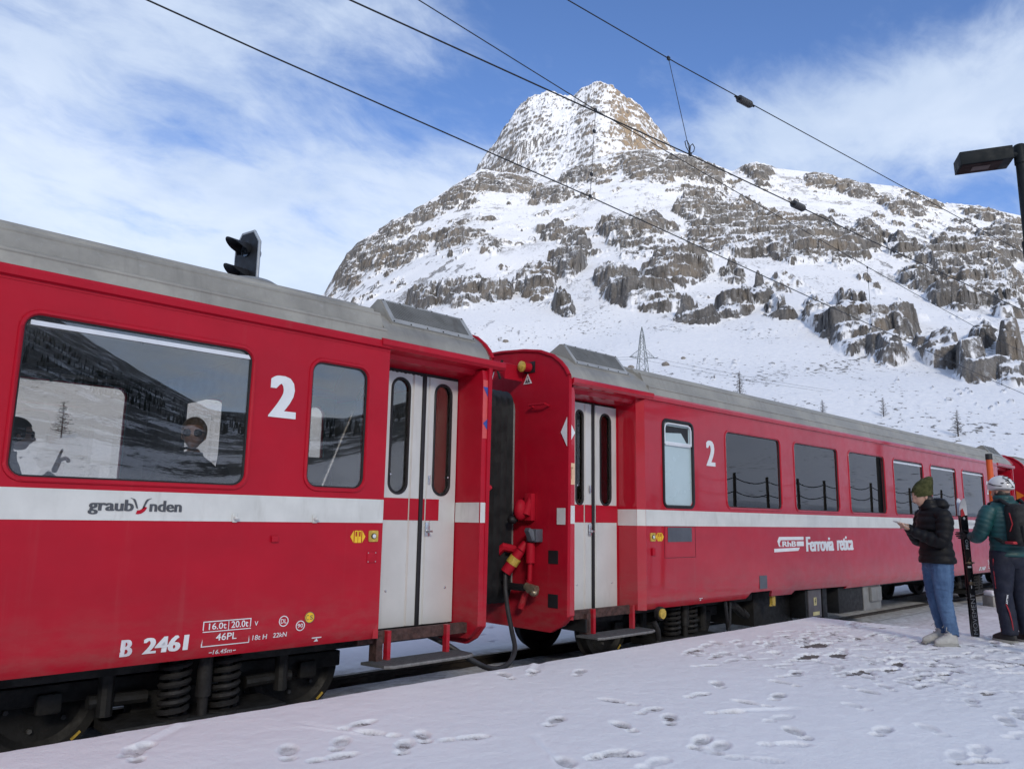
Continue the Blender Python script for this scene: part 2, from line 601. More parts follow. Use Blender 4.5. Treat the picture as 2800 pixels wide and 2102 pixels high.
def terrain(a, r, detail=True):
    """height, crag amount, warm-face amount at azimuth a (deg) and range r (m)"""
    ar = np.radians(a)
    X = r * np.sin(ar); Y = r * np.cos(ar)
    T = np.tan(np.radians(interp_deg(RIDGE, a)))
    R = np.interp(a, SM_A, SM_R)
    r0 = np.interp(a, SM_A, SM_R0)
    t = np.clip((r - r0) / (R - r0), 0, 1)
    T = np.interp(a, SM_A, SM_T) * (1 - t ** 4) + T * t ** 4
    prof = t * (0.80 + 0.20 * t)
    zm = T * R * prof
    over = np.maximum(r - R, 0)
    zm = zm - over * 0.75
    zh = np.full_like(zm, -1e4)
    hr = (a > 37) & (a < 63)
    if hr.any():
        ah = a[hr]; rr = r[hr]
        wa = (1.3 * perlin(np.radians(ah) * 9, rr / 60, 5) + .7 * perlin(np.radians(ah) * 20, rr / 25, 6)) * sstep(0, 110, 1500 - rr)
        Th = np.tan(np.radians(interp_deg(HORN, ah + wa)))
        Ths = np.interp(ah + wa, HS_A, HS_T)
        Rh = 1560 - 130 * np.exp(-((ah - 51.5) / 3.2) ** 2)
        d = Rh - rr
        kd = np.exp(-np.maximum(d, 0) / 70)
        Th = Ths * (1 - kd) + Th * kd
        zz = Th * Rh - np.where(d > 0, d * (1.05 + 0.0006 * np.maximum(d - 120, 0) * 0), -d * 1.3)
        zh[hr] = zz
    horn = zh > zm
    z = np.maximum(zm, zh)
    z = np.where(r < 110, z - 0.45 * (1 - sstep(74, 104, r)), z)
    px, py = cam_pix(X, Y, z)
    front = (a > 5) & (a < 82)
    crag = np.zeros_like(z)
    if front.any() and detail:
        idx = np.nonzero(front)[0]
        fx, fy = px[idx], py[idx]
        wob = 14 * perlin(X[idx] / 38, Y[idx] / 38, 91); wob2 = 14 * perlin(X[idx] / 38, Y[idx] / 38, 95)
        fx = fx + wob; fy = fy + wob2
        c = np.zeros(len(idx))
        for (cx, cy, rx, ry, an, s) in CRAGS:
            sel = (np.abs(fx - cx) < 2.2 * max(rx, ry)) & (np.abs(fy - cy) < 2.2 * max(rx, ry))
            if not sel.any(): continue
            dx = fx[sel] - cx; dy = fy[sel] - cy
            ca, sa = math.cos(rad(an)), math.sin(rad(an))
            q = ((dx * ca + dy * sa) / (rx * .9)) ** 2 + ((-dx * sa + dy * ca) / (ry * .88)) ** 2
            c[sel] = np.maximum(c[sel], s * np.exp(-1.0 * q ** 1.6))
        for (cx, cy, rx, ry, an) in SNOWF:
            dx = fx - cx; dy = fy - cy
            ca, sa = math.cos(rad(an)), math.sin(rad(an))
            q = ((dx * ca + dy * sa) / rx) ** 2 + ((-dx * sa + dy * ca) / ry) ** 2
            c = c - .75 * np.exp(-q ** 1.5)
        crag[idx] = c
    crag = np.where(horn, 0.0, crag)
    return X, Y, z, crag, horn, t, px, py, zm, zh


def shape_terrain(a, r):
    X, Y, z, crag, horn, t, px, py, zm, zh = terrain(a, r)
    rim = np.where(horn, 0.0, sstep(.90, 1.0, t))
    upper = sstep(.10, .34, t)
    amp = sstep(0.0, 0.12, t)
    u = np.radians(a - 54) * r; v = z * 0.62
    big = fbm(X / 120, Y / 120, 3, seed=3)
    rd = fbm(u / 40, v / 26, 4, gain=0.58, seed=21, ridged=True)
    rd2 = fbm(u / 11, v / 7, 3, gain=0.6, seed=31, ridged=True)
    n1 = fbm(u / 46, v / 40, 3, seed=11)
    fine = fbm(u / 4.0, v / 3.0, 3, gain=.65, seed=41)
    tilt = 0.10 * u
    ledge = fbm(u / 26, (v - tilt) / 4.2, 4, gain=.62, seed=51)
    keep = 1 - 0.75 * rim
    # crags painted where the photograph has them, ragged by noise
    cm = crag + np.where(crag > .05, 0.30 * rd + 0.34 * n1 + 0.16 * rd2 + .10 * fine, 0)
    cmz = sstep(.46, 1.05, cm)
    cm = sstep(.40, .60, cm)
    # small outcrops scattered over the upper slopes
    on = fbm(u / 24, v / 13, 5, gain=.66, seed=61) + .34 * fbm(u / 100, v / 60, 2, seed=65) + .12 * crag
    out = sstep(.13, .34, on) * upper * (~horn)
    rockm = np.maximum(cm, 0.85 * out)
    rockm = np.where(horn, 0, rockm)
    z = z + keep * (7 * amp * big * (1 - rim) + 1.2 * n1 * upper + cmz * (3.4 + 1.2 * rd) + cm * (1.5 * rd2 + .9 * rd) + out * (0.8 * rd + 1.3 * rd2)
                    + rockm * (1.8 * ledge + 0.9 * fine) + .10 * fine * amp)
    # benches: steep steps with snow ledges between, following the tilted strata
    for S, k, sd in ((19.0, .40, 161), (7.5, .52, 163), (3.2, .45, 165)):
        ph = (z - .20 * u * np.where(u < -60, -.6, 1) + .55 * S * fbm(u / (S * 2.6), v / (S * 2.2), 3, seed=sd)) / S
        fr = ph - np.floor(ph)
        z = z + np.where(horn, .55, rockm) * keep * S * k * (sstep(.30, .70, fr) - fr)
    # break the crag faces up sideways too: overhangs, ledges and clefts
    v2 = z * .62
    rough = 2.6 * fbm(u / 15, (v2 - tilt) / 6.5, 4, gain=.62, seed=141, ridged=True) + 2.4 * fbm(u / 34, (v2 - 1.6 * tilt) / 3.6, 3, gain=.6, seed=145) + 1.8 * fbm(u / 5.5, v2 / 11, 3, gain=.6, seed=149, ridged=True)
    push = np.where(horn, 0.0, np.maximum(rockm, sstep(.02, .25, cmz)) * keep * rough * sstep(.05, .2, t))
    X = X - np.sin(np.radians(a)) * push; Y = Y - np.cos(np.radians(a)) * push
    # horn: steep broken rock
    hz = (6 * fbm(u / 70, v / 50, 4, seed=71, ridged=True) + 6 * rd + 4.0 * rd2 + 4.0 * ledge + 1.2 * fine)
    fade = sstep(0, 60, zh - zm)
    z = np.where(horn, z + (hz - 3) * fade * 0.8, z)
    # boulders on the lower slope
    low = (1 - sstep(.22, .5, t)) * sstep(.0, .03, t)
    bo = sstep(.80, .92, perlin(X / 1.5, Y / 1.5, 83) + 0.38 * perlin(X / 26, Y / 26, 85) + .30 * perlin(X / 7, Y / 7, 87)) * low
    z = z + bo * 0.6
    return X, Y, z, rockm, horn, t, bo, ledge, u, v, rd


def grid_terrain(name, A, Rr, mat):
    na, nr = len(A), len(Rr)
    aa, rr = np.meshgrid(A, Rr, indexing='ij')
    a = aa.ravel(); r = rr.ravel()
    X, Y, z, rockm, horn, t, bo, ledge, u, v, rd = shape_terrain(a, r)
    # steepness from the finished heights
    P = np.stack([X, Y, z], 1).reshape(na, nr, 3)
    da = np.gradient(P, axis=0); dr = np.gradient(P, axis=1)
    N = np.cross(dr, da); N /= np.maximum(np.linalg.norm(N, axis=2, keepdims=True), 1e-9)
    nz = np.abs(N[:, :, 2]).ravel()
    n_s = fbm(u / 7, v / 5, 4, gain=.68, seed=101)
    n_l = fbm(u / 60, v / 45, 3, seed=111)
    # rock shows where a crag is steep; its ledges keep snow
    steep = sstep(0.92, 0.60, nz + 0.10 * n_s)
    rock = rockm * (0.01 + 0.60 * steep) + (0.48 * n_s + .46 * ledge + .12 * rd) * rockm
    hs = 0.33 + 0.9 * (0.56 - nz) + 0.55 * ledge + 0.75 * n_s + .26 * n_l + .12 * rd
    rock = np.where(horn, hs, rock)
    rock = np.where(horn, rock, np.maximum(rock, .76 * sstep(.64, .44, nz + .12 * n_s) * sstep(.04, .14, t) * (.78 + .9 * ledge + .5 * n_s)))
    # thin speckle of stones and grass showing through
    sp = sstep(-.02, .34, n_s + .60 * fbm(u / 34, v / 20, 2, seed=131) - .25 * (1 - sstep(.12, .4, t))) * sstep(.02, .2, t) * .62
    rock = np.where(horn, rock, np.maximum(rock, sp))
    rock = np.clip(np.maximum(rock, sstep(.3, .7, bo) * 0.9), 0, 1)
    tone = np.clip(0.5 + 0.8 * n_l + 0.3 * fbm(u / 17, v / 14, 2, seed=121), 0, 1)
    idx = np.arange(na * nr).reshape(na, nr)
    F = np.stack([idx[:-1, :-1], idx[:-1, 1:], idx[1:, 1:], idx[1:, :-1]], -1).reshape(-1, 4)
    o = np_mesh(name, np.stack([X, Y, z], 1), F, mat, smooth=True)
    me = o.data
    at = me.attributes.new('rock', 'FLOAT', 'POINT'); at.data.foreach_set('value', rock.astype(np.float32))
    at = me.attributes.new('tone', 'FLOAT', 'POINT'); at.data.foreach_set('value', tone.astype(np.float32))
    at = me.attributes.new('peak', 'FLOAT', 'POINT'); at.data.foreach_set('value', (horn * sstep(50.0, 52.5, a + 2 * n_l)).astype(np.float32))
    return o


def mountain_material(wooded=False):
    m, t = mat_new('wooded_slope' if wooded else 'snow_and_rock')
    g = t.n('ShaderNodeNewGeometry')
    pos = g.outputs['Position']
    def attr(nm):
        a = t.n('ShaderNodeAttribute'); a.attribute_name = nm
        return a.outputs['Fac']
    rk, tone, peak = attr('rock'), attr('tone'), attr('peak')
    nf = t.noise(pos, 0.45, 6, 0.65)
    nm = t.noise(pos, 0.11, 4, 0.6)
    val = t.math('ADD', rk, t.math('MULTIPLY', t.math('SUBTRACT', nf, 0.5), 0.9))
    mask = t.ramp(val, 0.40, 0.58)
    nzz = t.n('ShaderNodeSeparateXYZ'); t.link(g.outputs['Normal'], nzz.inputs[0])
    dust = t.ramp(t.math('ADD', nzz.outputs[2], t.math('MULTIPLY', t.math('SUBTRACT', t.noise(pos, 1.1, 5, .7), .5), 1.1)), .66, .90, 0, .88)
    mask = t.math('MULTIPLY', mask, t.math('SUBTRACT', 1.0, dust))
    spk = t.math('ADD', t.noise(pos, 0.75, 3, 0.6), t.math('MULTIPLY', t.math('SUBTRACT', t.noise(pos, 0.045, 3), 0.5), 0.55))
    mask = t.math('MAXIMUM', mask, t.ramp(spk, 0.655, 0.71, 0, .85))
    # rock: grey to brown, with vertical streaks
    st = t.noise(t.mapping(pos, scale=(0.35, 0.35, 0.035)), 1.0, 5, 0.65)
    c1 = t.mix(t.ramp(st, .3, .7), (0.095, 0.092, 0.09), (0.31, 0.295, 0.28))
    c2 = t.mix(t.ramp(nm, .42, .66), c1, (0.29, 0.245, 0.20))
    c3 = t.mix(t.ramp(tone, .30, .85, 0, .85), c1, c2)
    c3 = t.mix(t.ramp(t.noise(pos, .05, 5, .65), .50, .70, 0, .7), c3, (.34, .285, .225))
    c3 = t.mix(t.ramp(t.noise(t.mapping(pos, loc=(50, 9, 3)), .035, 5, .65), .50, .68, 0, .65), c3, (.10, .10, .105))
    c4 = t.mix(t.math('MULTIPLY', peak, t.ramp(nm, .38, .60, .25, .9)), c3, (0.40, 0.30, 0.20))
    snow = t.mix(t.ramp(t.noise(pos, 0.9, 5, .6), .35, .7), (0.80, 0.82, 0.86), (0.88, 0.89, 0.91))
    col = t.mix(mask, snow, c4)
    if wooded:                              # dark scrub and forest floor between snow patches
        wd = t.math('ADD', t.math('ADD', t.noise(pos, .020, 6, .65), t.ramp(t.vmath('LENGTH', pos), 160, 430, -.45, .03)), t.math('MULTIPLY', t.math('SUBTRACT', t.noise(pos, .25, 4, .7), .5), .5))
        col = t.mix(t.ramp(wd, .40, .52), col, (.018, .022, .022))
    vo = t.n('ShaderNodeTexVoronoi', feature='DISTANCE_TO_EDGE'); vo.inputs['Scale'].default_value = .22
    t.link(t.vmath('ADD', t.mapping(pos, scale=(1, 1, .45)), t.vmath('MULTIPLY', t.n('ShaderNodeTexNoise').outputs[1], (0, 0, 0))), vo.inputs['Vector'])
    crk = t.ramp(vo.outputs['Distance'], 0, .10)
    col = t.mix(t.math('MULTIPLY', mask, t.ramp(vo.outputs['Distance'], .0, .05, .22, 0)), col, (.03, .03, .032))
    h = t.math('ADD', t.math('MULTIPLY', t.noise(pos, 0.8, 6, .65), t.math('ADD', t.math('MULTIPLY', mask, 1.6), 0.25)), t.math('MULTIPLY', mask, -0.25))
    nr = bump(t, h, 0.9, 1.2)
    principled(t, col, t.mix(mask, (.6,) * 3, (.9,) * 3), 0, 0, 0.25, nr)
    return m


M_MOUNT = mountain_material()
_A = np.linspace(27.5, 80.5, 880)
_R = np.concatenate([np.linspace(75, 300, 200)[:-1], np.linspace(300, 990, 430)[:-1], np.linspace(990, 1660, 200), np.linspace(1690, 2300, 10)])
mountain = grid_terrain('mountain', _A, _R, M_MOUNT)
tag(mountain, kind='structure')

# ------------------------------------------------------------------ train materials
def paint_red(name, base, rough, coat_rough, wave, coat=1.0):
    m, t = mat_new(name)
    tc = t.n('ShaderNodeTexCoord'); ob = tc.outputs['Object']
    n = t.noise(t.mapping(ob, scale=(1, 1, 1.6)), 1.3, 6, .62)
    c = t.mix(t.ramp(n, .3, .72), tuple(v * .90 for v in base), tuple(min(1, v * 1.06) for v in base))
    # road film: faint streaks running down
    st = t.noise(t.mapping(ob, scale=(9, 9, .5)), 1.2, 5, .6)
    c = t.mix(t.ramp(st, .56, .8, 0, .10), c, (0.30, 0.16, 0.15))
    sz = t.n('ShaderNodeSeparateXYZ'); t.link(ob, sz.inputs[0])
    low = t.math('MULTIPLY', t.ramp(sz.outputs[2], .85, .28), t.ramp(t.noise(t.mapping(ob, scale=(2.2, 2, 6)), 1.6, 6, .68), .36, .72, .1, 1))
    c = t.mix(t.math('MULTIPLY', low, .34), c, (.20, .115, .10))
    wv = t.noise(t.mapping(ob, scale=(1.1, 1, 1.5)), 1.4, 2, .4)
    nr = bump(t, wv, wave, .02)
    r = t.ramp(t.noise(ob, 5, 4), .3, .7, rough * .9, rough * 1.25)
    principled(t, c, r, 0, coat, .25, nr, coat_rough)
    MATS[name] = m
    return m


RED = paint_red('red_paint', (0.44, 0.0008, 0.016), .45, .05, .10)
RED_OLD = paint_red('weathered_red_paint', (0.42, 0.0008, 0.016), .55, .22, .08, .25)
RED_DULL = paint_red('dull_red_paint', (0.40, 0.003, 0.018), .62, .3, .05, 0.0)
WHITE = simple('white_stripe', (0.63, 0.64, 0.615), .42, coat=.3, var=.10, vscale=3, dirt=((0.42, 0.42, 0.39), .5))
DECAL = simple('white_lettering', (0.72, 0.74, 0.76), .5, var=.06)
DECAL_OLD = simple('worn_white_lettering', (0.66, 0.64, 0.68), .5, var=.14, vscale=14)
GREYDEC = simple('dark_grey_lettering', (0.075, 0.08, 0.09), .5, var=.08)
BLUEDEC = simple('blue_sticker', (0.035, 0.075, 0.33), .5)
PINKDEC = simple('salmon_sticker', (0.62, 0.085, 0.085), .5, var=.05)
YELLOW = simple('yellow_sticker', (0.80, 0.50, 0.02), .45, var=.06)
YELLOWM = simple('worn_yellow_plate', (0.52, 0.36, 0.06), .5, var=.3, vscale=30)
DOORW = simple('door_light_grey', (0.57, 0.575, 0.555), .38, coat=.4, var=.06, vscale=2.5, dirt=((0.40, 0.39, 0.36), .35))
BLACKR = simple('black_rubber', (0.012, 0.012, 0.014), .55, var=.2)
STEEL = simple('bright_steel', (0.62, 0.63, 0.64), .28, metal=.9, var=.12)
ALU = simple('window_aluminium', (0.78, 0.80, 0.82), .32, metal=.35, var=.05)
DARKM = simple('dark_running_gear', (0.009, 0.009, 0.009), .65, var=.4, vscale=9, bmp=.35, bscale=40, dirt=((0.026, 0.023, 0.02), .5))
GEAR = simple('dusty_running_gear', (0.011, 0.010, 0.010), .7, var=.4, vscale=12, bmp=.4, bscale=50, dirt=((0.026, 0.023, 0.02), .5))
STEPM = simple('grey_step_tread', (0.075, 0.078, 0.08), .75, var=.25, vscale=25, bmp=.5, bscale=160)
STEPE = simple('worn_step_edge', (0.19, 0.185, 0.18), .6, var=.3, vscale=25)
GREYBOX = simple('grey_equipment_box', (0.21, 0.215, 0.21), .55, var=.2, vscale=4, dirt=((0.12, 0.11, 0.10), .6))
GREYPL = simple('blue_grey_panel', (0.085, 0.095, 0.115), .5, var=.15)
ROOFM = None


def roof_material():
    m, t = mat_new('roof_grey')
    ob = t.n('ShaderNodeTexCoord').outputs['Object']
    n = t.noise(t.mapping(ob, scale=(1, 1, 1)), 1.6, 7, .66)
    st = t.noise(t.mapping(ob, scale=(4.5, .6, .6)), 1.5, 6, .66)
    sp = t.noise(ob, 16, 5, .7)
    c = t.mix(t.ramp(n, .3, .72), (0.27, 0.255, 0.222), (0.42, 0.402, 0.352))
    c = t.mix(t.ramp(st, .50, .75, 0, .5), c, (0.18, 0.17, 0.15))
    c = t.mix(t.ramp(sp, .56, .75, 0, .25), c, (0.46, 0.46, 0.45))
    nr = bump(t, t.noise(ob, 7, 5, .6), .12, .02)
    principled(t, c, t.ramp(n, .3, .7, .38, .6), .25, 0, .5, nr)
    MATS['roof_grey'] = m
    return m


ROOFM = roof_material()


def glass_material(name, tint, frost=0.0, base=.07):
    """thin pane: clear or tinted with mirror reflection by viewing angle"""
    m, t = mat_new(name)
    tr = t.n('ShaderNodeBsdfTransparent'); t.put(tr.inputs[0], tint)
    gl = t.n('ShaderNodeBsdfGlossy'); t.put(gl.inputs[0], (1.0, .98, .94)); gl.inputs['Roughness'].default_value = 0.004 + frost
    ob = t.n('ShaderNodeTexCoord').outputs['Object']
    t.link(bump(t, t.noise(ob, .9, 1, .4), .05, .02), gl.inputs['Normal'])
    fr = t.n('ShaderNodeFresnel'); fr.inputs[0].default_value = 1.55
    f2 = t.math('ADD', t.math('MULTIPLY', fr.outputs[0], 1.1), base, clamp=True)
    mx = t.n('ShaderNodeMixShader')
    t.link(f2, mx.inputs[0]); t.link(tr.outputs[0], mx.inputs[1]); t.link(gl.outputs[0], mx.inputs[2])
    o = t.n('ShaderNodeOutputMaterial'); t.link(mx.outputs[0], o.inputs[0])
    return m


GLASS = glass_material('tinted_glass', (.90, .89, .87))
GLASSD = glass_material('door_glass', (.90, .89, .87), 0.0, .02)
GLASSF = glass_material('far_side_glass', (.95, .92, .87))
FROST = simple('frosted_glass', (0.44, 0.56, 0.59), .25, coat=.8, var=.04, vscale=2)
CEILM = simple('interior_light_panel', (0.50, 0.49, 0.46), .6, var=.05)
INWALL = simple('interior_grey_wall', (0.07, 0.072, 0.075), .6, var=.1)
SEATM = simple('dark_seat_fabric', (0.016, 0.018, 0.026), .9, var=.25, vscale=30)
FLOORI = simple('interior_floor', (0.05, 0.05, 0.05), .7)
BELLOW = simple('black_bellows', (0.011, 0.012, 0.014), .38, var=.3, vscale=5)

WD = 2.65                                   # body width
END_PROF = [(-.02, 2.66), (-.012, 2.70), (.03, 2.77), (.099, 2.843), (.21, 2.925), (.40, 3.0), (.65, 3.045), (.985, 3.075), (1.325, 3.085)]
ROOF_PROF = [(-.02, 2.66), (-.012, 2.70), (-.004, 2.735), (-.010, 2.745), (-.006, 2.760), (.008, 2.768), (.018, 2.764), (.040, 2.778), (.058, 2.782), (.066, 2.800), (.082, 2.850), (.105, 2.893),
             (.102, 2.905), (.112, 2.920), (.135, 2.926), (.150, 2.920), (.158, 2.924), (.205, 2.950), (.212, 2.968), (.230, 2.982), (.250, 2.984), (.262, 2.980),
             (.36, 3.022), (.45, 3.052), (.46, 3.064), (.52, 3.076), (.65, 3.090), (.985, 3.120), (1.325, 3.130)]


def full_prof(p):
    return p + [(WD - d, z) for d, z in p[-2::-1]]


def roof_piece(name, prof, s0, s1, parent, mat):
    mb = MB()
    fp = full_prof(prof)
    mb.sweep(fp, list(np.linspace(s0, s1, max(2, int((s1 - s0) / 1.2) + 1))))
    for s in (s0, s1):
        mb.face([(s, d, z) for d, z in fp])
    return mb.build(name, mat, parent, smooth=25)


def side_panel(name, parent, mat, outer, holes, y=0.0, M=SIDE, tuck=True, flip=False):
    me = curve_mesh([outer] + holes, 0.015)
    me.transform(M)
    bm = bmesh.new(); bm.from_mesh(me)
    if tuck:
        for z in (.35, .40, .46):
            bmesh.ops.bisect_plane(bm, geom=bm.verts[:] + bm.edges[:] + bm.faces[:], plane_co=(0, 0, z), plane_no=(0, 0, 1))
        for v in bm.verts:
            k = max(0, .46 - v.co.z) / .16
            v.co.y += .045 * k * k
    for v in bm.verts:
        v.co.y += .015
        if flip: v.co.y = WD - v.co.y
        else: v.co.y += y
    bmesh.ops.recalc_face_normals(bm, faces=bm.faces)
    bm.to_mesh(me); bm.free()
    me.materials.clear()
    return link_mesh(name, me, mat, parent, 20)


def window(parent, x0, x1, z0, z1, r=.075, bar=False, frame_mat=None, tilt=0, glass=None, thick=.014):
    """pane in the wall opening, black seal, red moulded frame, optional silver bar of the drop light"""
    glass = glass or GLASS
    loop = rrect(x0, x1, z0, z1, r, 6)
    pane = flat_shape([loop], .022, glass, parent, 'window', .003)
    mb = MB(); mb.tube([(x, .002, z) for x, z in rrect(x0 - .018, x1 + .018, z0 - .018, z1 + .018, r + .018, 6)], thick, 6, closed=True)
    mb.build('window_frame', frame_mat or RED, pane, smooth=60)
    mb = MB(); mb.tube([(x, .014, z) for x, z in rrect(x0 + .003, x1 - .003, z0 + .003, z1 - .003, r - .003, 6)], .009, 5, closed=True)
    mb.build('window_seal', BLACKR, pane, smooth=60)
    if bar:
        MB().box(x0 + .03, x1 - .012, .008, .018, z1 - .062, z1 - .034).build('window_bar', ALU, pane)
    return pane


def door_leaf(parent, x0, x1, y, z0, z1, wx0, wx1, wz0, wz1, chan, bands, handle=None):
    """folding door leaf with a tall round-ended window, pressed channel and coloured band"""
    loop = [(x0, z0), (x1, z0), (x1, z1), (x0, z1)]
    hole = rrect(wx0, wx1, wz0, wz1, (wx1 - wx0) / 2 - .001, 8)
    leaf = on_side(curve_mesh([loop, hole], .014), DOORW, 'door', parent, y + .014)
    flat_shape([hole], y + .018, GLASSD, leaf, 'pane', .002)
    mb = MB(); mb.tube([(x, y + .002, z) for x, z in rrect(wx0 + .004, wx1 - .004, wz0 + .004, wz1 - .004, (wx1 - wx0) / 2 - .006, 8)], .014, 6, closed=True)
    mb.build('gasket', BLACKR, leaf, smooth=60)
    c0, c1 = chan
    mb = MB(); mb.poly([(c0, y, z0 + .004), (c0 + .012, y - .016, z0 + .004), (c1 - .012, y - .016, z0 + .004), (c1, y, z0 + .004)], (0, 0, z1 - z0 - .008))
    mb.build('pressed_rib', DOORW, leaf, smooth=20)
    for (b0, b1, yy) in bands:
        MB().box(b0, b1, yy - .003, yy - .001, 1.212, 1.40).build('red_band', RED_OLD, leaf)
    mb = MB()
    for zz in (z0 + .30, z1 - .9 + .62 * 0):
        mb.sphere(((x0 + .09) if chan[0] > (x0 + x1) / 2 else (x1 - .09), y - .002, zz), .011, (1, .6, 1), 8, 6)
    tag(mb.build('stud', STEEL, leaf), kind='stuff')
    if handle:
        hx = handle
        hp = MB().box(hx - .026, hx + .026, y - .022, y - .012, 1.075, 1.197, .004).build('lock_plate', STEEL, leaf)
        MB().cyl((hx, y - .021, 1.118), (hx, y - .055, 1.118), .016, .013, 12).cyl((hx, y - .05, 1.118), (hx + .012, y - .075, 1.118), .009, .009, 8).build('lock_knob', STEEL, hp)
        MB().box(hx - .012, hx + .012, y - .026, y - .012, 1.53, 1.61, .003).build('small_handle', STEEL, leaf)
    return leaf


def roof_vent(parent, x0, x1, slats=46):
    """sloping louvred box on the roof end"""
    d0, z0, d1, z1 = .095, 2.846, .30, 3.10
    mb = MB()
    side = [(d0, z0 - .02), (d0, z0), (d1, z1), (d1 + .03, z1 + .003), (d1 + .24, 3.0), (d1 + .20, 2.96)]
    mb.poly([(x0, d, z) for d, z in side], (x1 - x0, 0, 0))
    v = mb.build('roof_vent', ROOFM, parent, smooth=15)
    nx = Vector((0, -(z1 - z0), (d1 - d0))).normalized()
    L = math.hypot(d1 - d0, z1 - z0)

    def at(x, k, o):
        return (x, d0 + (d1 - d0) * k + nx.y * o, z0 + (z1 - z0) * k + nx.z * o)
    g0, g1, k0, k1 = x0 + .055, x1 - .055, .22, .93
    MB().poly([at(g0, k0, .002), at(g1, k0, .002), at(g1, k1, .002), at(g0, k1, .002)], nx * .002).build('grille_backing', BLACKR, v)
    mb = MB()
    for i in range(slats):
        x = g0 + (g1 - g0) * (i + .5) / slats
        w = (g1 - g0) / slats * .42
        mb.poly([at(x - w / 2, k0, .004), at(x + w / 2, k0, .004), at(x + w / 2, k1, .004), at(x - w / 2, k1, .004)], nx * .010)
    tag(mb.build('grille', GREYBOX, v), kind='stuff')
    fr = MB()
    for (a, b, c, d) in ((x0 + .01, x1 - .01, .05, k0), (x0 + .01, x1 - .01, k1, .99)):
        fr.poly([at(a, c, .002), at(b, c, .002), at(b, d, .002), at(a, d, .002)], nx * .008)
    for (a, b) in ((x0 + .01, g0), (g1, x1 - .01)):
        fr.poly([at(a, k0 + .004, .002), at(b, k0 + .004, .002), at(b, k1 - .004, .002), at(a, k1 - .004, .002)], nx * .008)
    fr.build('grille_frame', simple('vent_frame_grey', (0.42, 0.42, 0.40), .4, metal=.3), v)
    sc = MB()
    for i in range(6):
        x = x0 + .03 + (x1 - x0 - .06) * i / 5
        for k in (.09, .96):
            sc.sphere(at(x, k, .011), .008, (1, 1, 1), 6, 4)
    tag(sc.build('screw', DARKM, v), kind='stuff')
    return v


def bogie(parent, c, base=1.83):
    """two-axle bogie; wheels on rails at depth .80 and 1.80"""
    b = MB()
    zc = .035
    for d in (.62, 1.93):
        b.box(c - 1.25, c + 1.25, d, d + .10, .02, .14, .01)
        b.box(c - .40, c + .40, d - .02, d + .12, -.14, .03, .015)
    b.box(c - .18, c + .18, .45, 2.2, .10, .26, .01)
    b.box(c - .62, c + .55, .20, .62, -.17, -.10, .01)
    b.box(c - .62, c + .55, 2.03, 2.45, -.17, -.10, .01)
    for s in (-1, 1):
        for d in (.46, 2.08):
            b.box(c + s * base / 2 - .075, c + s * base / 2 + .075, d + .08, d + .14, -.03, .10, .02)
            b.cyl((c + s * base / 2 - s * .2, d + .02, .03), (c + s * .35, d + .02, .02), .045, .045, 10)
            b.cyl((c + s * .62, d - .02, .20), (c + s * .62, d - .02, -.06), .05, .05, 10)
    B = b.build('bogie', DARKM, parent, smooth=30)
    for s in (-1, 1):
        x = c + s * base / 2
        MB().cyl((x, .72, zc), (x, 1.93, zc), .075, .075, 12).build('axle', DARKM, B)
        for d, q in ((.80, -1), (1.85, 1)):
            w = MB(); w.lathe([(.0, -.055), (.09, -.06), (.11, -.035), (.27, -.02), (.315, -.06), (.375, -.062), (.378, .035), (.41, .05), (.405, .075), (.32, .075), (.30, .02), (.1, .03), (0, .03)], (x, d, zc), (0, -q, 0), 40)
            W = w.build('wheel', DARKM, B, smooth=35)
            for k in range(6):
                a = k * math.pi / 3 + .3
                px, pz = x + .20 * math.cos(a), zc + .20 * math.sin(a)
                MB().cyl((px, d + q * .018, pz), (px, d + q * .055, pz), .016, .016, 6).build('wheel_bolt', simple('bolt_grey', (.10, .10, .10), .5, metal=.4), W)
            if q < 0:
                a = -.85
                MB().box(-.035, .035, -.004, .004, -.008, .008).build('yellow_mark', YELLOWM, W).matrix_local = Matrix.Translation((x + .345 * math.cos(a), d - .066, zc + .345 * math.sin(a))) @ Matrix.Rotation(-a - 1.57, 4, 'Y')
    for d in (.30, 2.33):
        for x in (c - .235, c + .115):
            pts = []
            turns = 6.5
            for i in range(int(turns * 16) + 1):
                t = i / 16
                pts.append((x + .088 * math.cos(2 * math.pi * t), d + .088 * math.sin(2 * math.pi * t), -.09 + .37 * t / turns))
            sp = MB().tube(pts, .020, 6).cyl((x, d, -.10), (x, d, .3), .045, .045, 10).build('coil_spring', GEAR, B, smooth=50)
            MB().cyl((x, d, -.125), (x, d, -.095), .115, .115, 16).build('spring_seat', GEAR, sp)
        MB().cyl((c - .06, d - .06, -.1), (c - .06, d - .06, .18), .035, .035, 10).cyl((c - .06, d - .06, .02), (c - .06, d - .06, .3), .05, .05, 10).build('damper', GEAR, B)
    return B


def step_set(parent, x0, x1, zs=.095):
    """hinged entrance step with red hangers"""
    loop = [(x0, .16), (x0 + .05, -.08), (x0 + .12, -.11), (x1 - .12, -.11), (x1 - .02, -.07), (x1, .16)]
    st = MB().poly([(x, y, zs) for x, y in loop], (0, 0, .022)).build('step', STEPM, parent, smooth=20)
    MB().tube([(x, y, zs + .006) for x, y in loop[1:5]], .013, 6).build('step_edge', STEPE, st)
    for x in (x0 + .22, x1 - .15):
        MB().box(x - .018, x + .018, .10, .15, zs + .02, .34).build('step_hanger', RED_OLD, st)
    MB().box(x0 - .05, x1 + .1, .14, .2, .25, .335).box(x0 + .1, x0 + .16, .1, .2, .1, .3).build('step_bracket', simple('rusty_bracket', (.07, .035, .03), .8, var=.5, vscale=20, bmp=.4), st)
    return st


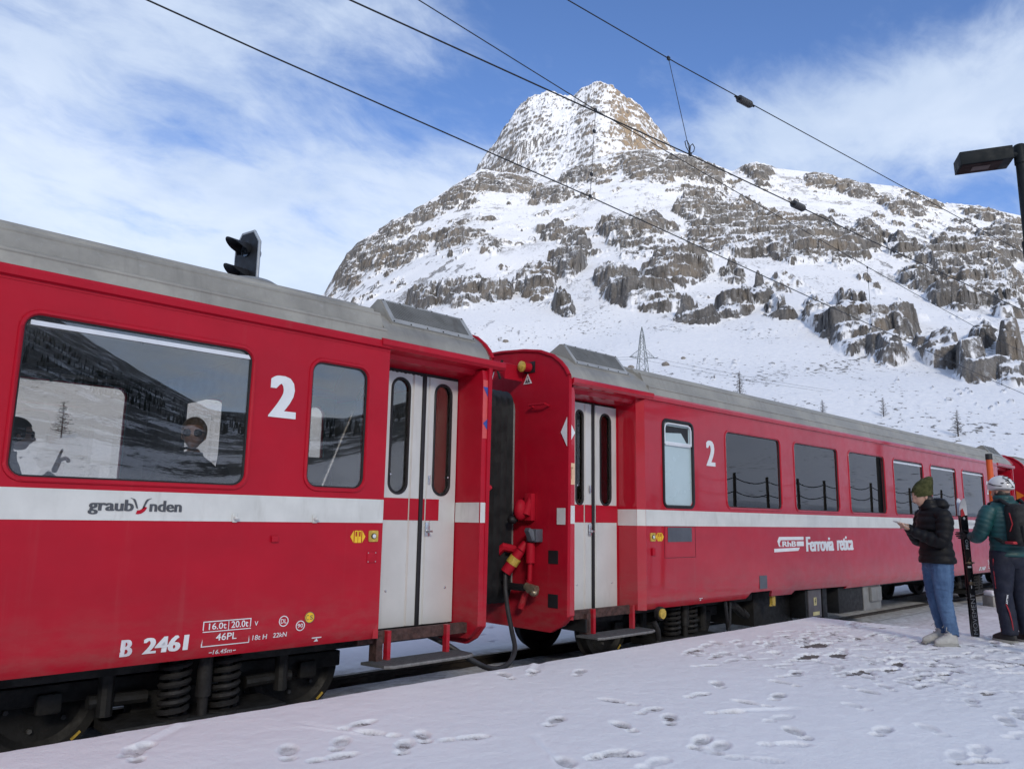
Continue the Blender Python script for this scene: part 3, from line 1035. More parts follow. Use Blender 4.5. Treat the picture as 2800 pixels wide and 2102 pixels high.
def interior(parent, s0, s1, near, tables=()):
    """floor, lining, luggage racks, seats and partitions"""
    MB().box(s0, s1, .06, WD - .06, .60, .63).build('floor', FLOORI, parent)
    mb = MB(); mb.sweep([(.09, 2.50), (.5, 2.62), (1.325, 2.66), (WD - .5, 2.62), (WD - .09, 2.50)], [s0, s1]); mb.build('ceiling', CEILM, parent)
    for d in (.05, WD - .35):
        rk = MB().box(s0 + .5, s1 - .5, d, d + .30, 2.42, 2.44).build('luggage_rack', INWALL, parent)
        m2 = MB()
        x = s0 + .5
        while x < s1 - .6:
            m2.box(x, x + .02, d + .02, d + .30, 2.38, 2.42); x += .9
        m2.build('rack_bracket', INWALL, rk)


def seat_pair(parent, x, d0, d1, face):
    """double seat; face = +1 looks along +s"""
    mb = MB().box(x - .22, x + .22, d0, d1, .98, 1.10, .04)
    st = mb.build('seat', SEATM, parent, smooth=40)
    b = MB()
    for a, c in ((d0, (d0 + d1) / 2 - .01), ((d0 + d1) / 2 + .01, d1)):
        b.poly([(x - face * .20, a + .02, 1.08), (x - face * .28, a + .02, 1.75), (x - face * .36, a + .02, 1.75), (x - face * .32, a + .02, 1.02)], (0, c - a - .04, 0))
        pts = [(x - face * .30, a + .06, 1.70), (x - face * .31, a + .06, 1.79), (x - face * .31, c - .06, 1.79), (x - face * .30, c - .06, 1.70)]
    b.build('backrest', SEATM, st, smooth=30)
    MB().box(x - .15, x + .15, d0 + .1, d1 - .1, .63, .98).build('seat_base', INWALL, st)
    MB().tube([(x - face * .30, d0 + .05, 1.72), (x - face * .31, d0 + .05, 1.81), (x - face * .31, d0 + .36, 1.81), (x - face * .30, d0 + .36, 1.72)], .012, 6).build('grab_handle', BLACKR, st)
    return st


def arrows(parent, x0, x1, z0, z1, y):
    """yellow door pictogram: two leaves between outward arrows"""
    w = x1 - x0
    zc = (z0 + z1) / 2
    loops = [[(x0, zc), (x0 + w * .22, z0), (x0 + w * .22, z1)], [(x1, zc), (x1 - w * .22, z1), (x1 - w * .22, z0)]]
    p = flat_shape(loops, y, YELLOW, parent, 'door_pictogram')
    for a, b in ((.28, .485), (.515, .72)):
        o = [(x0 + w * a, z0), (x0 + w * b, z0), (x0 + w * b, z1), (x0 + w * a, z1)]
        i = [(x0 + w * (a + .05), z0 + (z1 - z0) * .52), (x0 + w * (b - .05), z0 + (z1 - z0) * .52), (x0 + w * (b - .05), z1 - (z1 - z0) * .09), (x0 + w * (a + .05), z1 - (z1 - z0) * .09)]
        flat_shape([o, i], y, YELLOW, p, 'pictogram_leaf')
    return p


def door_button(parent, x, z, y, s=.043):
    b = flat_shape([rrect(x - s, x + s, z - s, z + s, s * .25, 3)], y - .004, YELLOWM, parent, 'door_button', .005)
    MB().cyl((x, y - .009, z), (x, y - .016, z), s * .50, s * .48, 16).build('button_ring', BLACKR, b)
    MB().cyl((x, y - .014, z), (x, y - .020, z), s * .38, s * .36, 16).build('button_cap', ALU, b)
    return b


def bellows(parent, s, direc, depth=.52):
    """black folding gangway"""
    d0, d1, z0, z1 = .80, 1.85, .42, 2.56
    rings = 6
    mb = MB()
    prev = None
    for k in range(rings * 2 + 1):
        o = .0 if k % 2 == 0 else -.055
        L = rrect(d0 - o * -1, d1 + o * -1, z0, z1 - o, .16, 5) if False else rrect(d0 + o, d1 - o, z0 + o, z1 - o, .16, 5)
        x = s + direc * depth * k / (rings * 2)
        row = [mb.bm.verts.new((x, a, b)) for a, b in L]
        if prev:
            for i in range(len(row)):
                mb.bm.faces.new((prev[i], prev[(i + 1) % len(row)], row[(i + 1) % len(row)], row[i]))
        prev = row
    b = mb.build('gangway_bellows', BELLOW, parent, smooth=20)
    fr = MB(); fr.tube([(s + direc * .015, a, c) for a, c in rrect(d0 - .02, d1 + .02, z0 - .02, z1 + .02, .18, 5)], .022, 6, closed=True)
    fr.build('gangway_frame', GREYBOX, b, smooth=40)
    return b


def end_wall(parent, s, direc, mat):
    prof = full_prof(END_PROF)
    loop = [(d, z) for d, z in prof] + [(WD + .0, .31), (WD - .1, .2), (WD - .22, .14), (.22, .14), (.1, .2), (0, .31)]
    w = MB().poly([(s, d, z) for d, z in loop], (-direc * .04, 0, 0)).build('end_wall', mat, parent, smooth=20)
    rim = MB().tube([(s, d - .004, z - .006) for d, z in END_PROF[1:]] + [(s, WD - d + .004, z - .006) for d, z in END_PROF[-2:0:-1]], .022, 6)
    rim.build('end_rim', mat, w, smooth=50)
    return w


def entrance(parent, a, b, E, direc, mat, zdoor, doors, stripe_mat=WHITE):
    """recess between main side (a) and end pillar (b..E); direc = +1 when the pillar lies at larger s"""
    Y = .34
    lo, hi = (a, b) if direc > 0 else (b, a)
    f = lambda *p: min(p)
    # back wall over and beside the doors
    MB().box(lo - .0, hi + .0, Y + .012, Y + .04, zdoor[1], 2.66).build('door_header', mat, parent)
    dx0, dx1 = doors
    mb = MB()
    if dx0 - lo > .02: mb.box(lo, dx0 - .003, Y + .002, Y + .04, .30, zdoor[1])
    if hi - dx1 > .02: mb.box(dx1 + .003, hi, Y + .002, Y + .04, .30, zdoor[1])
    if len(mb.bm.verts): mb.build('door_post', mat, parent)
    else: mb.bm.free()
    # pillar at the corner of the carriage
    prof = [(0.0, .315), (0.0, 2.50), (.012, 2.575), (Y + .04, 2.575), (Y + .04, .19), (.13, .20), (.10, .22)]
    p0, p1 = min(b, E - direc * .003), max(b, E - direc * .003)
    P = MB().poly([(p0, d, z) for d, z in prof], (p1 - p0, 0, 0)).build('corner_pillar', mat, parent, smooth=15)
    MB().box(p0 + .001, p1 - .001, -.003, -.001, 1.20, 1.377).build('stripe', stripe_mat, P)
    xj = b - direc * .003
    MB().box(xj, xj + direc * .002 if direc > 0 else xj + .002, .012, Y - .002, 1.20, 1.377).build('stripe', stripe_mat, P) if direc > 0 else MB().box(b + .001, b + .003, .012, Y - .002, 1.20, 1.377).build('stripe', stripe_mat, P)
    # jamb on the main side
    dj = dx0 if direc > 0 else dx1
    return P


def canopy(parent, x0, x1, mat):
    c = MB(); c.poly([(x0, d, z) for d, z in ((-.045, 2.622), (-.045, 2.664), (-.035, 2.672), (.03, 2.675), (.03, 2.60), (-.02, 2.60))], (x1 - x0, 0, 0))
    c = c.build('canopy', mat, parent, smooth=20)
    MB().poly([(x0 + .06, d, z) for d, z in ((-.02, 2.598), (.10, 2.585), (.12, 2.545), (.15, 2.54), (.16, 2.57), (.34, 2.53), (.34, 2.62), (-.02, 2.62))], (x1 - x0 - .12, 0, 0)).build('soffit', mat, c, smooth=20)
    return c


def carriage_shell(root, S0, S1, m0, m1, wins, far_wins, mat, outer=None, jamb_l=None, jamb_r=None):
    """m0..m1 is the full-width main side between the entrances"""
    outer = outer or [(m0, .305), (m1, .305), (m1, 2.60), (m0, 2.60)]
    side = side_panel('side_wall', root, mat, outer, [rrect(x0, x1, z0, z1, r, 6) for x0, x1, z0, z1, r in wins])
    far = side_panel('far_side_wall', root, mat, [(S0, .305), (S1, .305), (S1, 2.60), (S0, 2.60)], [rrect(x0, x1, z0, z1, r, 6) for x0, x1, z0, z1, r in far_wins], flip=True)
    side_panel('far_lining', root, INWALL, [(S0, .62), (S1, .62), (S1, 2.56), (S0, 2.56)], [rrect(x0 - .01, x1 + .01, z0 - .01, z1 + .01, r, 6) for x0, x1, z0, z1, r in far_wins], y=WD - .075, tuck=False)
    for x0, x1, z0, z1, r in far_wins:
        flat_shape([rrect(x0, x1, z0, z1, r, 6)], WD - .02, GLASSF, far, 'window', .002)
    # red cantrail with its rain groove
    c = MB(); c.poly([(m0 - .0, d, z) for d, z in ((-.028, 2.600), (-.032, 2.640), (-.018, 2.662), (.05, 2.664), (.05, 2.575), (-.004, 2.575), (-.004, 2.592))], (m1 - m0, 0, 0))
    c.build('cantrail', mat, root, smooth=20)
    MB().box(S0, S1, WD - .05, WD + .02, 2.58, 2.664).build('cantrail', mat, root)
    fl = MB().box(S0 + .05, S1 - .05, .42, WD - .42, .34, .42)
    fl.box(S0 + .3, S1 - .3, .95, 1.70, .20, .34).box(S0 + .1, S1 - .1, .36, .44, .20, .42).box(S0 + .1, S1 - .1, WD - .44, WD - .36, .20, .42)
    fl.build('underframe', DARKM, root)
    return side

# ------------------------------------------------------------------ carriages
def hug(o, k0=.045):
    """lay a decal on the turned-in lower edge of the side wall"""
    for v in o.data.vertices:
        k = max(0, .46 - v.co.z) / .16
        v.co.y += k0 * k * k
    return o


def pline(pts, w):
    """thin closed outline as outer and inner loop for a frame of width w"""
    (x0, z0), (x1, z1) = pts
    return [[(x0, z0), (x1, z0), (x1, z1), (x0, z1)], [(x0 + w, z0 + w), (x1 - w, z0 + w), (x1 - w, z1 - w), (x0 + w, z1 - w)]]


def ringloops(cx, cz, r, w, n=28):
    return [[(cx + q * math.cos(2 * math.pi * i / n), cz + q * math.sin(2 * math.pi * i / n)) for i in range(n)] for q in (r, r - w)]


# ---- nearest carriage
car1 = empty('train_carriage', (0, 5.2, 0))
tag(car1, 'nearest red carriage at the left, with graubünden lettering and number B 2461', 'train carriage', 'red train carriages coupled in a row')
C1W = [(1.04, 2.46, 1.435, 2.392, .085), (2.945, 3.437, 1.45, 2.396, .085), (-.78, .64, 1.435, 2.392, .085), (-2.60, -1.18, 1.435, 2.392, .085)]
C1F = [(1.04, 2.46, 1.435, 2.392, .085), (2.945, 3.437, 1.45, 2.396, .085), (-.78, .64, 1.435, 2.392, .085), (-2.60, -1.18, 1.435, 2.392, .085), (3.93, 4.12, 1.44, 2.45, .09), (4.40, 4.59, 1.44, 2.45, .09)]
wall1 = carriage_shell(car1, -6.0, 4.73, -6.0, 3.64, C1W, C1F, RED_OLD)
for i, (x0, x1, z0, z1, r) in enumerate(C1W):
    window(wall1, x0, x1, z0, z1, r, bar=(x1 - x0 > 1), frame_mat=RED_OLD, thick=.017)
roof_piece('roof', ROOF_PROF, -6.0, 3.60, car1, ROOFM)
roof_piece('roof_end', END_PROF, 3.601, 4.765, car1, ROOFM)
roof_vent(car1, 3.71, 4.665)
end_wall(car1, 4.773, 1, RED_DULL)
canopy(car1, 3.537, 4.92, RED_OLD)
entrance(car1, 3.64, 4.674, 4.773, 1, RED_OLD, (.325, 2.52), (3.845, 4.666))
# slanted jamb between side wall and door
MB().poly([(3.60, .015, .31), (3.64, .0, .31), (3.645, .012, .31), (3.842, .352, .31), (3.80, .352, .31)], (0, 0, 2.25)).build('door_jamb', RED_OLD, car1, smooth=15)
MB().box(4.69, 4.72, .40, WD - .12, .63, 2.5).build('vestibule_lining', CEILM, car1)
d1 = door_leaf(car1, 3.845, 4.247, .34, .325, 2.50, 3.915, 4.112, 1.437, 2.45, (4.135, 4.190), [(3.847, 4.134, .34), (4.137, 4.188, .324), (4.192, 4.246, .34)])
d2 = door_leaf(car1, 4.290, 4.664, .34, .325, 2.50, 4.395, 4.592, 1.437, 2.45, (4.315, 4.372), [(4.292, 4.314, .34), (4.317, 4.370, .324), (4.374, 4.475, .34)], handle=4.341)
MB().box(4.249, 4.288, .325, .37, .30, 2.515, .006).build('door_seal', BLACKR, car1)
m = MB()
for i in range(9):
    m.sphere((3.87 + i * .045, .335, 2.502 + .004 * (i % 2)), .013, (1.4, 1, .8), 6, 4)
m.box(3.85, 4.66, .335, .36, 2.50, 2.525).build('door_brush', BLACKR, car1)
step_set(car1, 3.60, 4.58)
MB().box(-5.9, 3.637, -.003, -.0005, 1.19, 1.372).build('stripe', WHITE, wall1)

# bogie frame is hung under the car; near wheels on the near rail
bogie(car1, 2.455)
# lettering and plates
label_text('2', 2.604, 2.820, 1.935, 2.243, -.003, DECAL, wall1, 'class_number', offset=.012, bold=.055)
hug(label_text('B', 1.752, 1.822, .369, .470, -.003, DECAL_OLD, wall1, 'lettering', offset=.008, bold=.05))
hug(label_text('2461', 1.884, 2.167, .371, .470, -.003, DECAL, wall1, 'lettering', offset=.008, bold=.05))
for nm, x0, x1 in (('graub', 1.483, 1.747), ('nden', 1.842, 2.046)):
    label_text(nm, x0, x1, 1.226 if nm == 'graub' else 1.247, 1.318, -.006, GREYDEC, wall1, 'lettering', offset=.006, bold=.035)
for sgn in (-1, 1):
    cx = 1.786 + sgn * .004
    pts = []
    A = [(0.003, 1.262), (0.010, 1.290), (0.024, 1.315), (0.046, 1.330)]
    B = [(0.046, 1.334), (0.018, 1.330), (0.003, 1.322)] if False else [(0.040, 1.337), (0.010, 1.331), (-.0, 1.312)]
    inner = [(cx + sgn * (.008 + .026 * q), 1.262 + .062 * math.sin(q * 1.5)) for q in np.linspace(0, 1, 7)]
    outer = [(cx + sgn * (.026 + .030 * q), 1.262 + .072 * math.sin(q * 1.45)) for q in np.linspace(0, 1, 7)]
    outer = [(cx + sgn * (.020 + .034 * q), 1.268 + .058 * math.sin(q * 1.57)) for q in np.linspace(0, 1, 7)]
    flat_shape([inner + [(cx + sgn * .062, 1.332)] + outer[::-1]], -.006, GREYDEC, wall1, 'horn_emblem')
arc = [(1.772 + .058 * math.cos(a), 1.292 + .062 * math.sin(a)) for a in np.linspace(-1.75, -.30, 10)]
arc2 = [(1.772 + .036 * math.cos(a), 1.290 + .036 * math.sin(a)) for a in np.linspace(-.35, -1.65, 10)]
flat_shape([arc + arc2], -.006, RED_OLD, wall1, 'red_arc_emblem')
for x in (2.411, 3.027):
    h = MB().box(x - .018, x + .018, -.012, -.003, 1.185, 1.245, .003).build('bracket_plate', WHITE, wall1)
    MB().box(x - .013, x + .016, -.045, -.011, 1.205, 1.225, .004).cyl((x, -.014, 1.236), (x, -.010, 1.236), .004, .004, 6).build('hook', WHITE, h)
MB().box(2.690, 2.744, -.02, -.001, 1.05, 1.092, .003).build('small_red_box', RED_OLD, wall1)
arrows(wall1, 3.344, 3.480, 1.038, 1.130, -.003)
door_button(wall1, 3.552, 1.088, -.001)
pl = MB().box(3.505, 3.588, -.006, -.001, .885, .968, .004).build('cover_plate', RED_OLD, wall1)
m = MB()
for x in (3.513, 3.58):
    for z in (.893, .96): m.sphere((x, -.007, z), .005, (1, .6, 1), 6, 4)
tag(m.build('screw', STEEL, pl), kind='stuff')
fr = flat_shape(pline(((2.253, .377), (2.586, .541)), .006), -.003, DECAL, wall1, 'load_table'); hug(fr)
hug(flat_shape([[(2.253, .471), (2.586, .471), (2.586, .476), (2.253, .476)]], -.003, DECAL, wall1, 'load_table_line'))
flat_shape([[(2.425, .476), (2.429, .476), (2.429, .538), (2.425, .538)]], -.003, DECAL, wall1, 'load_table_line')
label_text('16.0t', 2.292, 2.412, .486, .528, -.003, DECAL, wall1, 'lettering', offset=.012)
label_text('20.0t', 2.446, 2.566, .486, .530, -.003, DECAL, wall1, 'lettering', offset=.012)
hug(label_text('46PL', 2.346, 2.490, .412, .458, -.003, DECAL, wall1, 'lettering', offset=.008))
hug(label_text('16.45m', 2.345, 2.475, .322, .352, -.003, DECAL, wall1, 'lettering', offset=.012))
for x0, x1 in ((2.318, 2.338), (2.482, 2.502)):
    hug(flat_shape([[(x0, .332), (x1, .332), (x1, .338), (x0, .338)]], -.003, DECAL, wall1, 'dimension_mark'))
label_text('V', 2.612, 2.638, .486, .516, -.003, DECAL, wall1, 'lettering', offset=.01)
hug(label_text('18t H', 2.606, 2.712, .390, .424, -.003, DECAL, wall1, 'lettering', offset=.01))
hug(label_text('22kN', 2.758, 2.862, .394, .426, -.003, DECAL, wall1, 'lettering', offset=.01))
flat_shape(ringloops(2.830, .501, .037, .006), -.003, DECAL, wall1, 'circle_mark')
label_text('DL', 2.808, 2.853, .486, .516, -.003, DECAL, wall1, 'lettering', offset=.01)
hug(flat_shape(ringloops(2.963, .459, .036, .006), -.003, DECAL, wall1, 'circle_mark'))
hug(label_text('90', 2.941, 2.985, .446, .474, -.003, DECAL, wall1, 'lettering', offset=.01))
ys = flat_shape([ringloops(3.034, .512, .040, .006)[0]], -.003, YELLOW, wall1, 'yellow_disc')
flat_shape(ringloops(3.034, .512, .040, .004), -.0055, GREYDEC, ys, 'disc_rim')
label_text('S', 3.036, 3.060, .496, .526, -.0055, GREYDEC, ys, 'lettering', offset=.01)
label_text('C', 3.006, 3.026, .494, .530, -.0055, GREYDEC, ys, 'lettering')
hug(flat_shape([[(3.072, .358), (3.150, .358), (3.150, .366), (3.072, .366)], [(3.112, .357), (3.130, .334), (3.094, .334)]], -.003, DECAL, wall1, 'jacking_mark'))
# pillar stickers
flat_shape([[(4.678, 1.95), (4.770, 1.95), (4.770, 2.485), (4.678, 2.485)]], -.002, PINKDEC, car1, 'sticker')
flat_shape([[(4.676, 2.42), (4.771, 2.42), (4.771, 2.275)]], -.005, BLUEDEC, car1, 'blue_triangle')
flat_shape([[(4.682, 2.085), (4.771, 2.16), (4.771, 1.99)]], -.005, BLUEDEC, car1, 'blue_triangle')
# roof details
MB().box(2.255, 2.365, .135, .205, 2.897, 2.93, .004).build('roof_patch', simple('bare_metal_patch', (0.50, 0.50, 0.53), .35, metal=.5, var=.25, vscale=20), car1)
bx = MB().lathe([(.0, .10), (.20, .095), (.26, .06), (.26, .0)], (2.85, .98, 3.10), (0, 0, 1), 24).build('roof_fan', GREYBOX, car1)
bellows(car1, 4.78, 1, .50)
# things hanging in the gap from this carriage
lv = MB().cyl((4.80, .30, 1.40), (4.80, .30, 1.62), .045, .045, 12).sphere((4.86, .26, 1.45), .075, (1.1, .5, 1.0), 12, 8).cyl((4.86, .25, 1.45), (5.0, .22, 1.53), .035, .022, 10).build('red_lever', RED_OLD, car1)
MB().cyl((4.80, .33, 1.16), (4.80, .33, 1.27), .028, .028, 10).build('yellow_connector', YELLOWM, car1)
MB().tube([(4.90, .1, 2.62), (4.95, .2, 2.5), (4.93, .35, 2.36), (4.88, .5, 2.1)], .009, 6).build('cable', STEEL, car1)

interior(car1, -5.9, 3.62, None)
MB().box(3.60, 4.7, .42, WD - .06, .60, .63).build('floor', FLOORI, car1)
for z0, z1, a, b in ((.63, 2.45, .06, .92), (.63, 2.45, 1.72, WD - .06), (2.2, 2.45, .92, 1.72)):
    MB().box(2.66, 2.70, a, b, z0, z1).build('partition', INWALL, car1)
seat_pair(car1, 1.12, .12, 1.02, 1); seat_pair(car1, 2.42, .12, 1.02, -1)
seat_pair(car1, 1.12, 1.64, 2.54, 1); seat_pair(car1, 2.42, 1.64, 2.54, -1)
seat_pair(car1, .60, 1.64, 2.54, -1); seat_pair(car1, -.70, 1.64, 2.54, 1); seat_pair(car1, .60, .12, 1.02, -1)
MB().box(1.60, 1.95, 2.10, 2.56, 1.32, 1.345).build('folding_table', INWALL, car1)
MB().tube([(3.3, .5, 1.3), (3.75, .55, 2.35)], .014, 8).build('grab_rail', STEEL, car1)
MB().box(3.20, 3.46, .62, .70, 1.30, 1.72, .02).build('waste_bin', INWALL, car1)
MB().box(.2, 3.4, 1.26, 1.40, 2.60, 2.63).build('ceiling_lamp', simple('warm_ceiling_lamp', (.75, .70, .58), .5), car1)


# ---- middle carriage
Y2 = 0.01193836
car2 = empty('train_carriage', (5.945, 5.2, 0), -Y2)
tag(car2, 'middle red carriage with Ferrovia retica lettering behind the two standing people', 'train carriage', 'red train carriages coupled in a row')
C2W = [(1.525, 2.10, 1.415, 2.385, .07)] + [(2.863 + 1.8135 * i, 4.258 + 1.8135 * i, 1.425, 2.372, .075) for i in range(6)] + [(13.78, 14.18, 1.425, 2.372, .075)]
C2F = [(2.863 + 1.8135 * i, 4.258 + 1.8135 * i, 1.425, 2.372, .075) for i in range(6)] + [(.42, .60, 1.40, 2.42, .089), (.80, .985, 1.40, 2.42, .089)]
sk = [(1.17, .285), (3.32, .285), (3.39, .360), (3.92, .360), (3.97, .280), (4.53, .275), (4.59, .325), (6.29, .305), (6.255, .272), (14.42, .272), (14.42, 2.60), (1.17, 2.60)]
wall2 = carriage_shell(car2, -.06, 15.55, 1.17, 14.42, C2W, C2F, RED, outer=sk)
for i, (x0, x1, z0, z1, r) in enumerate(C2W):
    if i == 0:
        fp = flat_shape([rrect(x0, x1, z0, z1, r, 6)], .018, FROST, wall2, 'window', .003)
        m = MB(); m.tube([(x, .0, z) for x, z in rrect(x0 - .012, x1 + .012, z0 - .012, z1 + .012, r, 6)], .020, 6, closed=True); m.build('window_seal', BLACKR, fp, smooth=60)
        MB().box(x0 + .03, x1 - .03, -.006, .014, 2.105, 2.150, .004).build('window_bar', ALU, fp)
        m = MB(); m.tube([(x0 + .022, .002, 2.12), (x0 + .022, .002, 2.30), (x0 + .04, .002, 2.345), (x0 + .085, .002, 2.362), (x1 - .085, .002, 2.362), (x1 - .04, .002, 2.345), (x1 - .022, .002, 2.30), (x1 - .022, .002, 2.12)], .014, 6)
        m.build('window_frame', ALU, fp, smooth=60)
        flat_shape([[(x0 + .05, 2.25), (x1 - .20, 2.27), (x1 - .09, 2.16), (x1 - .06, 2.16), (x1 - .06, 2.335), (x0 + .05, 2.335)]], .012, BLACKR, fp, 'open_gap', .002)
    else:
        window(wall2, x0, x1, z0, z1, r, bar=i in (4, 5, 6, 7), frame_mat=RED)
roof_piece('roof', ROOF_PROF, 1.25, 14.60, car2, ROOFM)
roof_piece('roof_end', END_PROF, -.10, 1.249, car2, ROOFM)
roof_piece('roof_end', END_PROF, 14.601, 15.60, car2, ROOFM)
roof_vent(car2, .12, 1.045, 60)
roof_vent(car2, 14.55, 15.40, 24)
w2e = end_wall(car2, -.108, -1, RED_DULL)
end_wall(car2, 15.61, 1, RED)
canopy(car2, -.06, 1.30, RED)
canopy(car2, 14.36, 15.70, RED)
entrance(car2, 1.105, 0.0, -.108, -1, RED, (.265, 2.53), (.330, 1.085))
MB().poly([(.0, .012, .27), (.326, .352, .27), (.28, .352, .27), (-.02, .05, .27)], (0, 0, 2.30)).build('door_jamb', RED, car2, smooth=15)
jm = MB().poly([(1.171, .002, .285), (1.17, .0, .285), (1.105, .072, .285), (1.105, .352, .285), (1.14, .352, .285), (1.171, .04, .285)], (0, 0, 2.30)).build('door_jamb', RED, car2, smooth=15)
MB().box(1.1025, 1.1045, .074, .338, 1.185, 1.362).build('stripe', WHITE, jm)
MB().poly([(1.168, -.0015, 1.186), (1.166, .001, 1.186), (1.1035, .070, 1.186), (1.1035, .0685, 1.186)], (0, 0, .176)).build('stripe', WHITE, jm)
door_leaf(car2, .330, .652, .34, .265, 2.505, .33 + .065, .515, 1.400, 2.42, (.505 + .02, .585), [(.332, .523, .34), (.527, .583, .324), (.587, .651, .34)], handle=.612)
door_leaf(car2, .697, 1.083, .34, .265, 2.505, .800, .985, 1.400, 2.42, (.705, .745), [(.699, .704, .34), (.707, .743, .324), (.747, 1.082, .34)])
MB().box(.654, .695, .325, .37, .25, 2.52, .006).build('door_seal', BLACKR, car2)
MB().box(1.16, 1.19, .36, 1.0, .63, 2.5).build('vestibule_lining', CEILM, car2)
step_set(car2, .20, 1.22, .075)
# far entrance
entrance(car2, 14.42, 15.50, 15.61, 1, RED, (.265, 2.53), (14.70, 15.46))
MB().poly([(14.40, .015, .28), (14.42, .0, .28), (14.425, .012, .28), (14.69, .352, .28), (14.65, .352, .28)], (0, 0, 2.28)).build('door_jamb', RED, car2, smooth=15)
door_leaf(car2, 14.70, 15.07, .34, .265, 2.505, 14.78, 14.96, 1.40, 2.42, (14.98, 15.03), [(14.702, 14.979, .34)])
door_leaf(car2, 15.11, 15.46, .34, .265, 2.505, 15.22, 15.40, 1.40, 2.42, (15.13, 15.17), [(15.175, 15.458, .34)])
MB().box(15.072, 15.108, .325, .37, .25, 2.52, .006).build('door_seal', BLACKR, car2)
step_set(car2, 14.55, 15.5, .075)
MB().box(1.172, 14.418, -.003, -.0005, 1.186, 1.362).build('stripe', WHITE, wall2)
bogie(car2, 2.29)
bogie(car2, 13.25)
label_text('2', 2.404, 2.603, 1.915, 2.228, -.003, DECAL, wall2, 'class_number', offset=.008, bold=.05)
label_text('2', 13.50, 13.66, 1.93, 2.22, -.003, DECAL, wall2, 'class_number', offset=.008, bold=.05)
arrows(wall2, 1.345, 1.495, 1.018, 1.110, -.003)
door_button(wall2, 1.290, 1.064, -.001, .046)
m = MB().box(1.265, 1.325, -.022, -.001, .862, .945, .006); m.build('red_socket', RED_OLD, wall2)
flat_shape([[(1.575, 1.008), (2.052, 1.008), (2.052, 1.170), (1.575, 1.170)]], -.003, GREYPL, wall2, 'grey_grille_panel', .002)
flat_shape(pline(((1.51, .83), (2.13, 1.184)), .004), -.002, BLACKR, wall2, 'hatch_joint', .0005)
flat_shape([[(3.575, .396), (3.768, .396), (3.768, .562), (3.575, .562)]], -.003, GREYPL, wall2, 'grey_panel', .002)
# railway emblem: arrow frame, three bars and letters
rb = flat_shape([[(4.085, .995), (4.135, 1.054), (4.838, 1.054), (4.838, 1.010), (4.180, 1.010), (4.140, .965), (4.165, .925), (4.125, .925)]], -.003, DECAL, wall2, 'emblem_arrow')
flat_shape([[(4.165, .925), (4.20, .925), (4.20, .930), (4.168, .930)]], -.003, DECAL, rb, 'emblem_line')
flat_shape([[(4.630, .925), (4.838, .925), (4.838, .990), (4.630, .990)]], -.003, DECAL, rb, 'emblem_bar')
flat_shape([[(3.990, .853), (4.670, .862), (4.715, .906), (3.990, .898)]], -.003, DECAL, rb, 'emblem_bar')
label_text('RhB', 4.215, 4.612, .922, .995, -.003, DECAL, rb, 'lettering', offset=.008, bold=.035)
label_text('Ferrovia', 4.905, 5.795, .845, 1.052, -.003, DECAL, wall2, 'lettering', offset=.008, space=.94, bold=.055)
label_text('retica', 5.90, 6.478, .845, 1.055, -.003, DECAL, wall2, 'lettering', offset=.008, space=.94, bold=.055)
hug(label_text('B 2460', 12.60, 12.98, .33, .41, -.003, DECAL, wall2, 'lettering', offset=.008, bold=.035))
flat_shape(pline(((13.15, .36), (13.42, .54)), .008), -.003, DECAL, wall2, 'load_table')
flat_shape([[(13.15, .45), (13.42, .45), (13.42, .458), (13.15, .458)]], -.003, DECAL, wall2, 'load_table_line')
label_text('16.0t 20.0t', 13.17, 13.40, .48, .52, -.003, DECAL, wall2, 'lettering', offset=.01)
label_text('graubünden', 11.85, 12.55, 1.235, 1.32, -.006, simple('pale_grey_lettering', (.42, .44, .46), .5), wall2, 'lettering', offset=.015)
hug(flat_shape([[(2.21, .348), (2.28, .348), (2.28, .356), (2.21, .356)], [(2.245, .347), (2.262, .325), (2.228, .325)]], -.003, DECAL, wall2, 'jacking_mark'))
# things below the floor
u = MB().box(4.02, 5.10, .35, 1.25, -.15, .30, .01).box(5.02, 5.44, .10, .36, -.10, .30, .004).box(5.60, 5.74, .12, .5, -.12, .30, .004)
u.build('equipment_box', DARKM, car2)
gb = MB().box(5.08, 5.48, .085, .115, -.09, .30, .004).build('equipment_cover', simple('brown_grey_cover', (.11, .10, .105), .6, var=.2), car2)
for z0, z1, x0, x1 in ((.08, .19, 5.24, 5.32), (-.06, -.01, 5.20, 5.40)):
    MB().box(x0, x1, .080, .084, z0, z1).build('warning_plate', simple('pale_yellow_plate', (.60, .52, .25), .5), gb)
flat_shape([[(5.285, .178), (5.262, .128), (5.28, .13), (5.272, .092), (5.30, .142), (5.282, .14), (5.298, .178)]], .078, BLACKR, gb, 'lightning_mark', .0006)
eb = MB().box(6.13, 7.02, .12, 1.2, -.10, .29, .01).build('equipment_box', DARKM, car2)
ec = MB().box(7.02, 7.70, .11, .9, -.12, .28, .008).build('equipment_box', GREYBOX, car2)
MB().box(7.22, 7.62, .06, .11, .02, .24, .008).build('junction_box', GREYBOX, ec)
MB().box(4.08, 4.16, .10, .14, .16, .29).poly([(4.06, .12, .14), (4.20, .12, .14), (4.17, .12, .18), (4.09, .12, .18)], (0, .02, 0)).build('yellow_bracket', YELLOWM, car2)
MB().cyl((1.44, -.02, .235), (1.44, .03, .235), .055, .055, 16).build('yellow_lamp', YELLOWM, car2)
MB().cyl((1.44, -.0, .235), (1.44, .05, .235), .075, .075, 16).tube([(1.36, .05, .15), (1.40, .03, .05), (1.44, .05, -.05), (1.40, .05, -.12)], .032, 8).build('valve_pipe', GEAR, car2)
MB().tube([(2.9, .1, .27), (2.93, .1, .05), (3.0, .12, -.12), (2.95, .15, -.2)], .025, 8).tube([(3.05, .12, .25), (3.0, .1, .0), (2.85, .08, -.2)], .016, 8).build('hose', BLACKR, car2)
